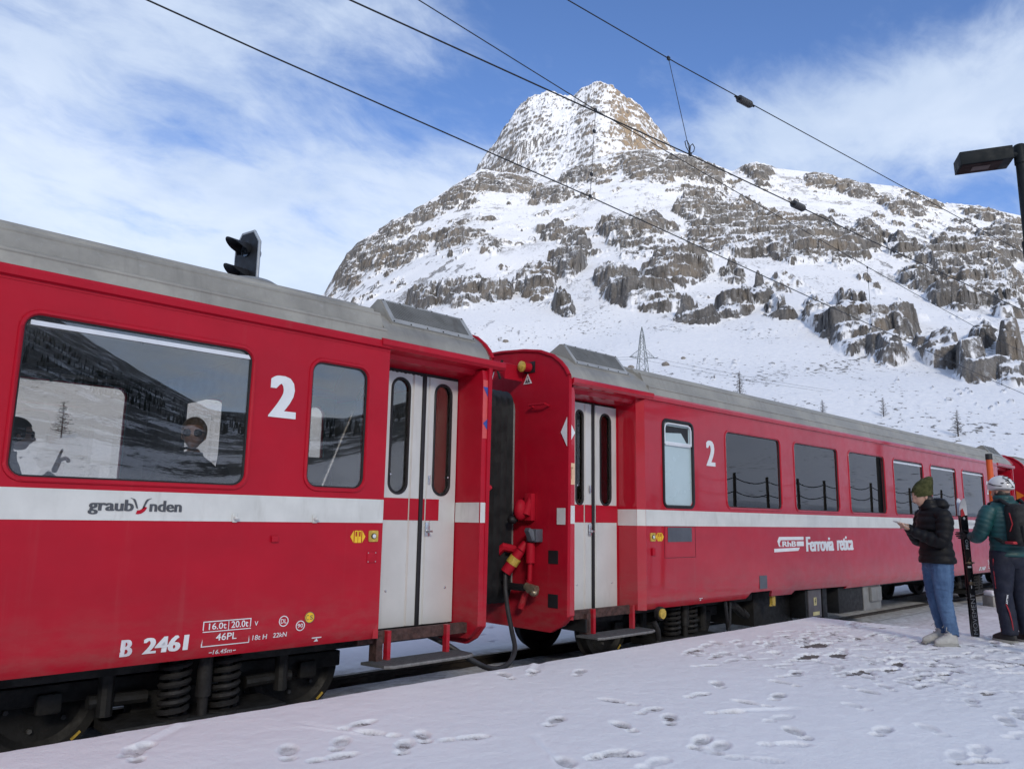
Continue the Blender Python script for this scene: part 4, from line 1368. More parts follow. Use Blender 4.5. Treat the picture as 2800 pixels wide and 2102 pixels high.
MB().tube([(3.25, .3, .2), (3.45, .3, .16), (3.62, .3, .06)], .055, 8).cyl((3.60, .30, .09), (3.74, .30, .02), .06, .05, 10).build('brake_pipe', GEAR, car2)
MB().box(.28, .34, .1, .6, .12, .25).box(-.05, 1.2, .35, .45, .16, .26).build('buffer_beam', DARKM, car2)
# end wall fittings (local depth d, height z at s = -.108)
e = -.112
yl = MB().box(e - .004, e + .006, .47, .63, 2.78, 2.90).build('lamp_recess', BLACKR, w2e)
MB().cyl((e, .55, 2.84), (e - .10, .57, 2.84), .05, .05, 12).build('lamp_body', RED_DULL, yl)
MB().lathe([(.058, 0), (.06, .02), (.02, .045), (0, .05)], (e - .09, .57, 2.84), (-1, .1, 0), 14).build('yellow_lamp', YELLOWM, yl)
tri = MB().poly([(e - .002, .64, 2.665), (e - .002, .51, 2.665), (e - .002, .575, 2.775)], (-.002, 0, 0)).build('warning_triangle', DECAL, w2e)
MB().poly([(e - .005, .615, 2.675), (e - .005, .535, 2.675), (e - .005, .575, 2.752)], (-.001, 0, 0)).build('triangle_field', GREYDEC, tri)
MB().poly([(e - .007, .583, 2.742), (e - .007, .560, 2.712), (e - .007, .575, 2.712), (e - .007, .567, 2.682), (e - .007, .592, 2.718), (e - .007, .577, 2.718)], (-.001, 0, 0)).build('lightning_mark', DECAL, tri)
MB().tube([(e, .49, 2.405), (e - .06, .49, 2.42), (e - .06, .26, 2.415), (e, .26, 2.40)], .012, 8).build('handrail', RED_DULL, w2e)
for z in (.868, .444):
    MB().box(e - .002, e + .006, .12, .25, z - .065, z + .065).build('foothold', BLACKR, w2e)
MB().poly([(e - .004, .0, 2.26), (e - .004, .085, 2.112), (e - .004, .0, 1.965)], (-.002, 0, 0)).build('white_diamond', DECAL, w2e)
flat_shape([[(-.108, 2.26), (-.108, 1.965), (.0, 2.11)]], -.004, DECAL, w2e, 'white_diamond')
ol = flat_shape([[(-.10, 1.585), (-.004, 1.585), (-.004, 1.80), (-.10, 1.80)]], -.004, simple('pale_orange_label', (.75, .48, .30), .5), w2e, 'label_plate')
label_text('T', -.075, -.03, 1.64, 1.76, -.0065, simple('tan_lettering', (.42, .24, .14), .5), ol, 'lettering')
MB().box(e - .004, e - .002, .02, .135, 1.19, 1.352).build('stripe', WHITE, w2e)
gx = MB().box(e - .10, e, .33, .47, 1.01, 1.14, .008).build('grey_socket', GREYPL, w2e)
MB().poly([(e - .105, .34, 1.03), (e - .105, .36, 1.13), (e - .14, .38, 1.15), (e - .16, .38, 1.12), (e - .12, .36, 1.02)], (0, .06, 0)).build('socket_lid', GREYPL, gx)
MB().sphere((e - .10, .56, 1.33), .10, (.8, .7, 1.1), 12, 8).cyl((e - .08, .50, 1.28), (e - .02, .48, 1.46), .05, .04, 10).box(e - .06, e, .44, .55, 1.22, 1.50, .01).build('red_coupling_head', RED_DULL, w2e)
MB().sphere((e - .13, .64, 1.23), .055, (1.2, 1, .8), 10, 6).build('coupling_seal', BLACKR, w2e)
MB().cyl((e - .06, .455, .62), (e - .06, .445, .90), .026, .026, 10).cyl((e - .06, .445, .80), (e - .06, .445, 1.0), .048, .048, 12).cyl((e - .06, .455, .62), (e - .08, .56, .35), .035, .035, 10).build('red_pipe', RED_DULL, w2e)
MB().cyl((e - .12, .40, .555), (e - .12, .29, .555), .05, .035, 12).sphere((e - .12, .33, .52), .05, (1, 1, .8), 10, 6).cyl((e - .12, .44, .575), (e - .12, .385, .56), .04, .04, 10).build('brass_valve', simple('worn_brass', (.34, .29, .20), .35, metal=.7, var=.3, vscale=40), w2e)
rc = MB().tube([(e, .66, .86), (e - .08, .68, .93), (e - .16, .74, .95), (e - .18, .80, .90)], .045, 8).cyl((e - .10, .55, .92), (e - .20, .66, .70), .052, .058, 12).cyl((e - .05, .52, 1.0), (e - .10, .55, .92), .04, .05, 12).build('red_cable_head', RED_DULL, w2e)
MB().cyl((e - .13, .585, .85), (e - .16, .62, .785), .064, .064, 12).build('brass_ring', YELLOWM, rc)
MB().tube(smooth_path([(e - .16, .79, .92), (e - .17, .85, .80), (e - .14, .84, .66), (e - .12, .74, .575), (e - .12, .62, .558), (e - .12, .45, .56)]), .036, 10).build('air_hose', BLACKR, w2e)
# jumper cable drooping to the front carriage
MB().tube(smooth_path([(e - .20, .665, .69), (e - .22, .64, .55), (e - .27, .55, .36), (e - .33, .42, .16), (e - .45, .25, .02), (e - .66, .12, -.07), (e - .92, .05, -.07), (e - 1.16, .06, .03), (e - 1.33, .2, .16), (e - 1.45, .36, .24)]), .024, 10).build('jumper_cable', simple('dusty_black_cable', (.028, .028, .03), .6, var=.3), w2e, smooth=60)
MB().cyl((e - .5, 1.32, .42), (e - .0, 1.32, .42), .07, .07, 12).box(e - .55, e - .35, 1.1, 1.55, .3, .55, .03).build('coupler', DARKM, car2)
bellows(car2, -.113, -1, .52)
bellows(car2, 15.615, 1, .5)
br = MB().poly([(e - .005, .86, 2.93), (e - .005, .64, 2.86), (e - .005, .66, 2.70)], (-.26, 0, 0)).build('red_bracket', RED_DULL, w2e)
MB().tube([(e - .26, .70, 2.90), (e - .30, .74, 2.80), (e - .27, .72, 2.70)], .016, 6).build('shackle', GEAR, br)
interior(car2, 1.3, 14.3, None)
MB().box(2.32, 2.36, .06, WD - .06, .63, 2.45).build('partition', INWALL, car2)
for i in range(6):
    c = 2.863 + 1.8135 * i + .70
    for d0, d1 in ((.12, 1.02), (1.64, 2.54)):
        seat_pair(car2, c - .68, d0, d1, 1); seat_pair(car2, c + .68, d0, d1, -1)

# ---- third carriage, only its end shows
car3 = empty('train_carriage', (5.945 + 16.72 * math.cos(Y2), 5.2 - 16.72 * math.sin(Y2), 0), -Y2 * 1.5)
tag(car3, 'farthest red carriage at the right edge, only its end showing behind the skier', 'train carriage', 'red train carriages coupled in a row')
wall3 = carriage_shell(car3, -.06, 12, 1.17, 12, [(2.863, 4.258, 1.425, 2.372, .075)], [(2.863, 4.258, 1.425, 2.372, .075)], RED)
window(wall3, 2.863, 4.258, 1.425, 2.372, .075, frame_mat=RED)
roof_piece('roof', ROOF_PROF, 1.25, 12, car3, ROOFM)
roof_piece('roof_end', END_PROF, -.10, 1.249, car3, ROOFM)
end_wall(car3, -.108, -1, RED_DULL)
canopy(car3, -.06, 1.30, RED)
entrance(car3, 1.17, 0.0, -.108, -1, RED, (.265, 2.53), (.330, 1.085))
door_leaf(car3, .330, .652, .34, .265, 2.505, .395, .515, 1.400, 2.42, (.525, .585), [(.332, .523, .34)])
door_leaf(car3, .697, 1.083, .34, .265, 2.505, .800, .985, 1.400, 2.42, (.705, .745), [(.747, 1.082, .34)])
MB().poly([(1.12, .352, .28), (1.165, .352, .28), (1.172, .0, .28), (1.168, .0, .28)], (0, 0, 2.28)).build('door_jamb', RED, car3, smooth=15)
step_set(car3, .20, 1.22, .075)
MB().box(1.172, 11.9, -.003, -.0005, 1.186, 1.362).build('stripe', WHITE, wall3)
bogie(car3, 2.29)
bellows(car3, -.113, -1, .5)
MB().poly([(e - .004, .02, 2.0), (e - .004, .2, 2.12), (e - .004, .2, 1.9)], (-.002, 0, 0)).build('orange_sticker', simple('orange_sticker', (.75, .20, .02), .5), car3)

# ------------------------------------------------------------------ rest of the valley (behind the station, seen in the windows)
_A2 = np.concatenate([np.linspace(80.5, 180, 150), np.linspace(180.5, 387.5, 170)])
_A2 = np.where(_A2 > 180, _A2 - 360, _A2)
_R2 = np.concatenate([np.linspace(58, 300, 60)[:-1], np.linspace(300, 1200, 60)[:-1], np.linspace(1200, 3900, 60), np.linspace(4000, 6500, 6)])
M_HILL = mountain_material(True)
hills = grid_terrain('hills', _A2, _R2, M_HILL)
tag(hills, kind='structure')
# forest on the valley sides behind the station: many small dark conifers in one mass
_rs = np.random.RandomState(5)
_n = 7000
_fa = np.concatenate([_rs.uniform(96, 180, _n), _rs.uniform(-180, -60, 600)])
_fr = np.concatenate([800 + 900 * _rs.rand(_n), 300 + 900 * _rs.rand(600)])
_keep = (perlin(_fa / 5.0, _fr / 130, 301) + .4 * perlin(_fa / 1.5, _fr / 40, 303)) > .05
_fa, _fr = _fa[_keep], _fr[_keep]
_X, _Y, _Z = shape_terrain(_fa, _fr)[:3]
V = []; F = []
for x, y, z, h in zip(_X, _Y, _Z, _rs.uniform(6, 12, len(_X))):
    b = len(V)
    for k in range(3):
        zz = z + h * (.08 + .27 * k); rr = h * .15 * (1 - .27 * k)
        a0 = _rs.rand() * 6
        i0 = len(V)
        for q in range(5): V.append((x + rr * math.cos(a0 + q * 1.2566), y + rr * math.sin(a0 + q * 1.2566), zz))
        V.append((x, y, zz + h * .42))
        for q in range(5): F.append((i0 + q, i0 + (q + 1) % 5, i0 + 5))
forest = np_mesh('forest', V, F, simple('dark_conifer', (.022, .030, .022), .9, var=.5, vscale=.2))
tag(forest, 'dark conifer forest on the valley side behind the station', 'forest', kind='stuff')


# ------------------------------------------------------------------ snow materials
def snow_material(name, base=(.87, .875, .885), bare=None, fine=1.0):
    m, t = mat_new(name)
    g = t.n('ShaderNodeNewGeometry'); pos = g.outputs['Position']
    n = t.noise(pos, 2.2, 5, .6)
    c = t.mix(t.ramp(n, .3, .7), tuple(v * .965 for v in base), base)
    if bare:
        a = t.n('ShaderNodeAttribute'); a.attribute_name = 'bare'
        k = t.math('ADD', a.outputs['Fac'], t.math('MULTIPLY', t.math('SUBTRACT', t.noise(pos, 38, 5, .7), .5), .95))
        br = t.mix(t.ramp(t.noise(pos, 22, 4, .7), .35, .65), tuple(v * .55 for v in bare), bare)
        c = t.mix(t.ramp(k, .52, .74), c, br)
        a2 = t.n('ShaderNodeAttribute'); a2.attribute_name = 'dirty'
        c = t.mix(t.math('MULTIPLY', a2.outputs['Fac'], t.ramp(t.noise(pos, 9, 6, .7), .3, .72, .25, 1)), c, (.36, .345, .34))
    h = t.math('ADD', t.math('MULTIPLY', t.noise(pos, 42, 5, .7), .5), t.noise(pos, 9, 4, .6))
    nr = bump(t, h, .42 * fine, .022)
    b = principled(t, c, .62, 0, 0, .3, nr)
    b.inputs['Subsurface Weight'].default_value = 0.0
    return m


SNOWM = snow_material('trodden_snow', bare=(.105, .082, .066))
SNOWG = snow_material('track_snow', (.80, .82, .85), bare=(.085, .082, .082))


def grid_xy(name, xs, ys, hf, mat, attrs=True, parent=None):
    xx, yy = np.meshgrid(xs, ys, indexing='ij')
    x = xx.ravel(); y = yy.ravel()
    z, bare, dirty = hf(x, y)
    n, m2 = len(xs), len(ys)
    idx = np.arange(n * m2).reshape(n, m2)
    F = np.stack([idx[:-1, :-1], idx[1:, :-1], idx[1:, 1:], idx[:-1, 1:]], -1).reshape(-1, 4)
    o = np_mesh(name, np.stack([x, y, z], 1), F, mat, parent, smooth=True)
    for nm, v in (('bare', bare), ('dirty', dirty)):
        at = o.data.attributes.new(nm, 'FLOAT', 'POINT'); at.data.foreach_set('value', np.clip(v, 0, 1).astype(np.float32))
    return o


TURN = 5.945


def track_y(x):
    """the track bends slightly towards the platform side beyond the first carriage"""
    return 6.525 - np.maximum(x - TURN, 0) * Y2 - np.maximum(x - 22, 0) * Y2 * .7


def ground_h(x, y):
    r = np.hypot(x, y)
    d = y - track_y(x)
    z = -.43 + .45 * sstep(10, 70, r) * (y > 0) + .035 * fbm(x / 1.3, y / 1.3, 4, seed=201) + .10 * fbm(x / 7, y / 7, 3, seed=205) * sstep(2.0, 5, np.abs(d))
    # packed snow between the rails and beside them
    inb = sstep(1.5, 1.1, np.abs(d))
    z = z * (1 - inb) + inb * (-.415 + .012 * fbm(x / .5, y / .5, 3, seed=207))
    rail = np.exp(-((np.abs(d) - .52) / .10) ** 2)
    rail = rail * (1 - .85 * sstep(9.5, 11, x))
    z = z - .05 * rail + .045 * inb * sstep(9.5, 11, x)
    # foot crossing beyond the platform end
    cr = sstep(9.6, 10.4, x) * sstep(-.95, -1.15, d) * sstep(-9, -7.5, y - 0 * x)
    zc = -.345 + .010 * fbm(x / .35, y / .9, 4, seed=211) + .006 * fbm(x / .08, y / .08, 3, seed=213)
    z = z * (1 - cr) + zc * cr
    # between platform and rail: lower slush
    lo = sstep(10.3, 9.9, x) * sstep(-.70, -.95, d) * (y > 0)
    z = z - .06 * lo
    # snow bank behind the platform
    bank = 1.6 * sstep(-6.0, -22, y) * (1 - sstep(30, 75, np.abs(y)))
    z = z + bank + bank * .12 * fbm(x / 3, y / 3, 4, seed=221)
    side = 2.3 * sstep(1.2, -5, y) * sstep(17, 21, x) * sstep(-16, -8, y)
    z = z + side * (1 + .10 * fbm(x / 2.5, y / 2.5, 4, seed=227))
    under = (x < 10.5) & (y < 4.9) & (y > -6.6)
    z = np.where(under, -.55, z)
    # fade into the terrain
    dirty = .95 * sstep(1.25, .9, np.abs(d)) + .85 * lo + .55 * cr * (1 - sstep(.0, .5, fbm(x / 1.1, y / .6, 4, seed=231))) + .35 * cr * sstep(-2.2, -1.2, d) + .30 * np.exp(-((np.abs(d) - 1.4) / .5) ** 2)
    prints = sstep(.50, .62, perlin(x / .30, y / .22, 241)) * sstep(.0, .4, perlin(x / 2.2, y / 2.2, 243)) * (d > 1.6)
    z = z - .05 * prints
    bare = .85 * rail * sstep(.0, .25, fbm(x / .9, y / .3, 3, seed=251)) + .45 * sstep(.15, .5, fbm(x / .5, y / .16, 4, seed=253)) * sstep(1.2, .9, np.abs(d))
    return z, bare, dirty


def nonuni(parts):
    out = []
    for a, b, n in parts:
        out.append(np.linspace(a, b, n)[:-1])
    return np.concatenate(out + [[parts[-1][1]]])


ground = grid_xy('ground', nonuni([(-86, -12, 50), (-12, 0, 60), (0, 22, 420), (22, 40, 120), (40, 86, 60)]),
                 nonuni([(-86, -8, 70), (-8, .5, 40), (.5, 4.6, 120), (4.6, 9.5, 200), (9.5, 24, 160), (24, 86, 60)]), ground_h, SNOWG)
tag(ground, kind='structure')

# ------------------------------------------------------------------ track
track = empty('railway_track', (0, 6.5, -.34))
tag(track, kind='structure')
RAILM = simple('rail_steel', (.045, .036, .03), .55, metal=.3, var=.4, vscale=8)
xs = [-30, -10, 0, TURN, 10, 14, 18, 22, 30, 45, 60]
for off in (-.53, .53):
    mb = MB()
    prof = [(-.034, 0), (-.036, -.02), (-.036, -.035), (-.009, -.045), (-.009, -.11), (-.055, -.125), (-.055, -.135), (.055, -.135), (.055, -.125), (.009, -.11), (.009, -.045), (.036, -.035), (.036, -.02), (.034, 0)]
    rows = [[mb.bm.verts.new((x, float(track_y(np.array(float(x)))) + off + a - 6.5, b)) for a, b in prof] for x in xs]
    for i in range(len(rows) - 1):
        for k in range(len(prof)):
            mb.bm.faces.new((rows[i][k], rows[i + 1][k], rows[i + 1][(k + 1) % len(prof)], rows[i][(k + 1) % len(prof)]))
    mb.build('rail', RAILM, track, smooth=30)
slm = simple('dark_sleeper', (.04, .032, .027), .9, var=.4, vscale=5)
_b0 = MB().box(-.11, .11, -.95, .95, -.20, -.085, .01).build('sleeper', slm, track)
for i in range(60):
    x = -3.3 + i * .66
    o = _b0 if i == 0 else _b0.copy()
    if i: COL.objects.link(o)
    o.location = (x, float(track_y(np.array(x))) - 6.5, 0.0)

# ------------------------------------------------------------------ platform with its trodden snow
PRINTS = [(2.23, 3.96), (2.36, 3.73), (2.52, 3.92), (2.8, 3.96), (2.81, 4.2), (2.75, 3.64), (2.95, 3.73), (3.11, 3.55), (3.79, 3.48), (4.53, 4.69), (4.8, 4.65), (5.1, 4.41),
          (4.51, 3.54), (4.46, 3.25), (4.38, 3.03), (4.02, 3.11), (5.12, 3.3), (4.82, 2.89), (5.19, 2.9), (5.53, 2.89), (5.57, 3.4), (6.05, 3.09), (4.08, 2.62), (4.07, 2.49),
          (3.2, 2.84), (3.49, 2.82), (3.53, 2.78), (4.69, 2.33), (5.13, 2.01), (4.91, 1.42), (1.62, 4.45), (1.66, 4.52)]
BARE = [(8.17, 3.81, .34), (7.45, 3.54, .26), (7.75, 3.4, .22), (9.03, 3.73, .13), (7.35, 2.77, .17), (7.04, 2.9, .20), (7.47, 2.38, .14), (7.71, 2.85, .17), (7.76, 3.39, .15), (7.11, 2.46, .12), (8.9, 2.6, .1), (6.9, 1.9, .12), (8.3, 1.9, .14), (9.6, 2.2, .16)]


def platform_h(x, y):
    rs = np.random.RandomState(12)
    z = .010 * fbm(x / 1.4, y / 1.4, 3, seed=401) + .0035 * fbm(x / .16, y / .16, 3, seed=403)
    bare = np.zeros_like(x); dirty = np.zeros_like(x)
    # trampled area towards the far end
    tr = sstep(5.7, 7.2, x + .35 * perlin(x / .8, y / .8, 411) - .35 * (y - 3) * (y > 3)) * sstep(4.75, 4.3, y)
    rg = fbm(x / .26, y / .15, 4, gain=.6, seed=421, ridged=True)
    z = z + tr * (.0085 * rg - .006 + .007 * fbm(x / .11, y / .07, 3, seed=423))
    bare = np.maximum(bare, tr * sstep(.12, .5, -fbm(x / .10 - y / .30, y / .30 + x / .9, 4, seed=427) + .8 * fbm(x / .9, y / .7, 3, seed=425) - .12) * .66)

    def stamp(cx, cy, an, L=.29, depth=.03, keep=1.0, bk=.5, rim=.45, dk=.62):
        sel = (np.abs(x - cx) < .45) & (np.abs(y - cy) < .45)
        if not sel.any(): return
        dx = x[sel] - cx; dy = y[sel] - cy
        ca, sa = math.cos(an), math.sin(an)
        u = dx * ca + dy * sa; v = -dx * sa + dy * ca
        wob = .018 * fbm(x[sel] / .05, y[sel] / .05, 2, seed=431)
        a1 = np.hypot((u - L * .18) / (L * .34), v / .052) + wob * 6
        a2 = np.hypot((u + L * .34) / (L * .17), v / .040) + wob * 6
        q = np.minimum(a1, a2)
        tread = .30 * np.sin(u * 230) * sstep(1.0, .7, q)
        dz = -depth * sstep(1.12, .78, q) * (1 + tread) + depth * rim * np.exp(-((q - 1.34) / .22) ** 2) * (1 + .8 * perlin(x[sel] / .09, y[sel] / .09, 433))
        z[sel] = z[sel] * np.where(q < 1, .4, 1.0) + dz * keep
        dirty[sel] = np.maximum(dirty[sel], sstep(1.1, .7, q) * dk)
        bare[sel] = np.maximum(bare[sel], sstep(1.05, .5, q) * bk * (0.75 + .8 * perlin(x[sel] / .05, y[sel] / .09, 435)))

    for i, (px, py) in enumerate(PRINTS):
        an = rs.uniform(-.7, .9) if i % 3 else rs.uniform(.9, 2.0)
        stamp(px, py, an, rs.uniform(.27, .32), rs.uniform(.011, .018), 1, rs.choice([.5, .7, .85]), .09, .9)
        if i % 7 == 3:                                     # a scuffed drag behind the print
            sel = (np.abs(x - px) < .7) & (np.abs(y - py) < .7)
            dx = x[sel] - px; dy = y[sel] - py
            ca, sa = math.cos(an), math.sin(an)
            u = dx * ca + dy * sa; v = -dx * sa + dy * ca
            g = np.exp(-(v / .035) ** 2) * sstep(.0, .1, u) * sstep(.62, .4, u)
            z[sel] += .007 * np.exp(-((v - .055) / .02) ** 2) * sstep(.0, .1, u) * sstep(.62, .4, u) - .008 * g
    for i in range(240):
        px = rs.uniform(6.0, 10.5); py = rs.uniform(.6, 4.5)
        if px < 6.6 and rs.rand() < .6: continue
        stamp(px, py, rs.normal(.15, .7), rs.uniform(.26, .33), rs.uniform(.009, .019), 1, rs.choice([.3, .5, .7, .85]), .10, .8)
    for i in range(60):
        px = rs.uniform(1.5, 6.0); py = rs.uniform(.4, 2.6)
        stamp(px, py, rs.normal(.4, .9), rs.uniform(.26, .33), rs.uniform(.006, .013), 1, .35, .14, .3)
    for cx, cy, s in BARE:
        sel = (np.abs(x - cx) < .6) & (np.abs(y - cy) < .6)
        q = np.hypot((x[sel] - cx) / s, (y[sel] - cy) / (s * .42)) + .55 * fbm(x[sel] / .12, y[sel] / .06, 3, seed=441)
        k = sstep(1.05, .55, q)
        z[sel] = z[sel] * (1 - k) - .030 * k
        bare[sel] = np.maximum(bare[sel], k * .95)
    # the lip at the track side is wind-rounded
    z = z - .035 * sstep(4.90, 4.97, y) ** 2 - .03 * sstep(10.47, 10.55, x) ** 2
    dirty = np.maximum(dirty, .20 * tr)
    z = np.maximum(z, -.036)
    return z, bare, dirty


platform = MB().box(-30, 10.54, -6.5, 4.955, -.60, -.040).build('platform', simple('platform_concrete', (.33, .325, .31), .85, var=.2, vscale=4, bmp=.4, bscale=70))
tag(platform, kind='structure')
grid_xy('snow_cover', nonuni([(-30, .6, 60), (.6, 10.552, 800)]), nonuni([(-6.5, .3, 60), (.3, 4.965, 400)]), platform_h, SNOWM, parent=platform)
MB().box(-30, 10.56, 4.93, 4.972, -.16, -.030, .006).build('edge_slab', simple('pale_edge_slab', (.40, .395, .37), .8, var=.2, vscale=10), platform)
MB().box(10.50, 10.556, -6.5, 4.92, -.30, -.030, .006).build('edge_beam', simple('grey_edge_beam', (.20, .195, .19), .8, var=.25, vscale=6), platform)

# ------------------------------------------------------------------ figures
def skin_mesh(V, E, Rad, sub=2, root=0):
    me = bpy.data.meshes.new("figure")
    me.from_pydata([Vector(v) for v in V], E, [])
    o = bpy.data.objects.new("figure", me); COL.objects.link(o)
    md = o.modifiers.new("skin", 'SKIN'); md.use_smooth_shade = True
    for i, r in enumerate(Rad):
        sv = me.skin_vertices[0].data[i]
        sv.radius = (r, r) if not isinstance(r, tuple) else r
        sv.use_root = (i == root)
    ss = o.modifiers.new("sub", 'SUBSURF'); ss.levels = sub; ss.render_levels = sub
    dg = bpy.context.evaluated_depsgraph_get()
    out = bpy.data.meshes.new_from_object(o.evaluated_get(dg))
    bpy.data.objects.remove(o); bpy.data.meshes.remove(me)
    return out


def co_of(me):
    c = np.empty(len(me.vertices) * 3, np.float32); me.vertices.foreach_get('co', c)
    return c.reshape(-1, 3)


def head_mesh(hat=False):
    """a head looking along +X, chin to crown about 0.225, centre at the eyes' level; face, nose, lips, ears"""
    bm = bmesh.new()
    bmesh.ops.create_uvsphere(bm, u_segments=36, v_segments=26, radius=1.0)
    for v in bm.verts:
        x, y, z = v.co
        # skull and jaw
        X = .098 * x; Y = .076 * y; Z = .115 * z
        if z < 0:
            k = -z
            Y *= 1 - .34 * k ** 1.5
            X = X * (1 - .12 * k) + .016 * k if x > 0 else X * (1 - .42 * k) + .012 * k
        if x < 0: X *= 1.08
        f = max(0, x)
        g = lambda y0, z0, sy, sz: math.exp(-((y - y0) / sy) ** 2 - ((z - z0) / sz) ** 2)
        if x > .2:
            X += .026 * g(0, -.22, .16, .16) + .012 * g(0, -.02, .13, .22)          # nose
            X += .006 * g(0, .20, .60, .10)                                           # brow
            X -= .011 * (g(.36, .03, .18, .13) + g(-.36, .03, .18, .13))              # eye sockets
            X += .010 * g(0, -.50, .26, .07) + .009 * g(0, -.62, .24, .06) - .006 * g(0, -.56, .28, .03)  # lips
            X += .013 * g(0, -.86, .30, .13)                                          # chin
            X += .004 * (g(.5, -.25, .2, .2) + g(-.5, -.25, .2, .2))                  # cheeks
        v.co = (X, Y, Z)
    for s in (-1, 1):
        q = bmesh.ops.create_uvsphere(bm, u_segments=10, v_segments=8, radius=1.0)
        for v in q['verts']:
            v.co = (v.co.x * .020 - .012 - .01 * v.co.z, s * (.074 + .008 * abs(v.co.y)) + v.co.y * .007, v.co.z * .032 - .012)
    me = bpy.data.meshes.new("head")
    bm.to_mesh(me); bm.free()
    return me


def hand_chains(wrist, palm_dir, up, side, curl, size=1.0, thumb_out=.5):
    """vertices, edges, radii of a five-fingered hand; fingers bend towards -up"""
    W = Vector(wrist); d = Vector(palm_dir).normalized(); u = Vector(up).normalized(); s = Vector(side).normalized()
    V = [W, W + d * .045 * size, W + d * .085 * size]
    E = [(0, 1), (1, 2)]
    R = [(.026 * size, .020 * size), (.034 * size, .017 * size), (.034 * size, .014 * size)]
    for k, (off, L) in enumerate(((.028, .072), (.010, .080), (-.009, .075), (-.027, .060))):
        b = W + d * .085 * size + s * off * size
        base = len(V)
        V.append(b); E.append((2, base)); R.append(.010 * size)
        p = b; a = 0
        for j, fr in enumerate((.45, .30, .25)):
            a += curl[k] if isinstance(curl, (list, tuple)) else curl
            p = p + (d * math.cos(a) - u * math.sin(a)) * L * fr * size
            V.append(p); E.append((len(V) - 2, len(V) - 1)); R.append((.0088 - .001 * j) * size)
    b = W + d * .030 * size + s * .026 * size
    V.append(b); E.append((1, len(V) - 1)); R.append(.013 * size)
    p = b
    for j, fr in enumerate((.034, .026)):
        p = p + (d * (.8 - .1 * j) + s * thumb_out * (1 - .5 * j) - u * .25 * j).normalized() * fr * size
        V.append(p); E.append((len(V) - 2, len(V) - 1)); R.append(.0095 * size)
    return V, E, R


def add_chain(V, E, R, pts, rads, start=None):
    prev = start
    for p, r in zip(pts, rads):
        V.append(Vector(p)); R.append(r)
        if prev is not None: E.append((prev, len(V) - 1))
        prev = len(V) - 1
    return prev


def merge_meshes(name, meshes, mat, parent, smooth=True, mats=None):
    bm = bmesh.new()
    for k, (me, M) in enumerate(meshes):
        n0 = len(bm.faces)
        t = me.copy()
        if M is not None: t.transform(M)
        bm.from_mesh(t)
        bpy.data.meshes.remove(t)
    me = bpy.data.meshes.new(name); bm.to_mesh(me); bm.free()
    me.materials.clear()
    o = link_mesh(name, me, mat, parent, True)
    return o


def quilt(me, pitch, depth, axis_fn=None, z0=0.0, wrinkle=.004, seed=0):
    """push the surface out between stitched lines"""
    c = co_of(me)
    n = np.empty(len(me.vertices) * 3, np.float32); me.vertices.foreach_get('normal', n); n = n.reshape(-1, 3)
    h = c[:, 2] if axis_fn is None else axis_fn(c)
    f = np.abs(np.sin(np.pi * (h - z0) / pitch)) ** .55 - .7
    w = fbm(c[:, 0] / .06 + c[:, 1] / .07, c[:, 2] / .05, 3, seed=500 + seed)
    c = c + n * (depth * f + wrinkle * w)[:, None]
    me.vertices.foreach_set('co', c.astype(np.float32).ravel())
    me.update()


def densify(me, cuts=1):
    bm = bmesh.new(); bm.from_mesh(me)
    bmesh.ops.subdivide_edges(bm, edges=bm.edges[:], cuts=cuts, use_grid_fill=True, smooth=.3)
    bm.to_mesh(me); bm.free()


def tube_body(stations, n=32):
    """cloth shell from stacked oval sections: (centre xyz, rx, ry)"""
    bm = bmesh.new(); rows = []
    for (c, rx, ry) in stations:
        rows.append([bm.verts.new((c[0] + rx * math.cos(2 * math.pi * k / n), c[1] + ry * math.sin(2 * math.pi * k / n), c[2])) for k in range(n)])
    for a, b in zip(rows[:-1], rows[1:]):
        for k in range(n):
            bm.faces.new((a[k], a[(k + 1) % n], b[(k + 1) % n], b[k]))
    me = bpy.data.meshes.new("shell"); bm.to_mesh(me); bm.free()
    return me


def smooth_stations(st, m=40):
    t = np.linspace(0, 1, len(st))
    arr = np.array([[c[0], c[1], c[2], rx, ry] for c, rx, ry in st])
    tt = np.linspace(0, 1, m)
    out = []
    for k in range(5):
        # cubic (Catmull-Rom) through the stations
        v = arr[:, k]; q = tt * (len(st) - 1); i = np.clip(q.astype(int), 0, len(st) - 2); f = q - i
        p0 = v[np.maximum(i - 1, 0)]; p1 = v[i]; p2 = v[i + 1]; p3 = v[np.minimum(i + 2, len(st) - 1)]
        out.append(.5 * (2 * p1 + (p2 - p0) * f + (2 * p0 - 5 * p1 + 4 * p2 - p3) * f ** 2 + (3 * p1 - p0 - 3 * p2 + p3) * f ** 3))
    out = np.array(out).T
    return [((r[0], r[1], r[2]), r[3], r[4]) for r in out]


SKINM = simple('skin', (.50, .30, .22), .5, var=.08, vscale=20)
SKIND = simple('tanned_skin', (.52, .32, .24), .5, var=.08, vscale=20)
BLACKJ = simple('black_puffer_nylon', (.0045, .0045, .006), .55, var=.2, vscale=8, bmp=.25, bscale=90, spec=.25)
JEANS = None
TEAL = simple('teal_puffer_nylon', (.006, .062, .066), .5, var=.25, vscale=8, bmp=.25, bscale=90)
NAVY = simple('navy_ski_trousers', (.007, .010, .026), .75, var=.25, vscale=7, bmp=.4, bscale=14)
KNIT = None
BOOTW = simple('off_white_boot', (.42, .42, .40), .7, var=.15, vscale=20, bmp=.3, bscale=60)
BOOTB = simple('black_ski_boot', (.016, .015, .015), .6, var=.3)
HAIRD = simple('dark_hair', (.018, .012, .009), .5, var=.4, vscale=60)
HAIRL = simple('grey_blond_hair', (.22, .165, .12), .55, var=.4, vscale=50)
DARKCL = simple('dark_clothing', (.016, .016, .018), .8, var=.3, vscale=10, bmp=.3, bscale=20)
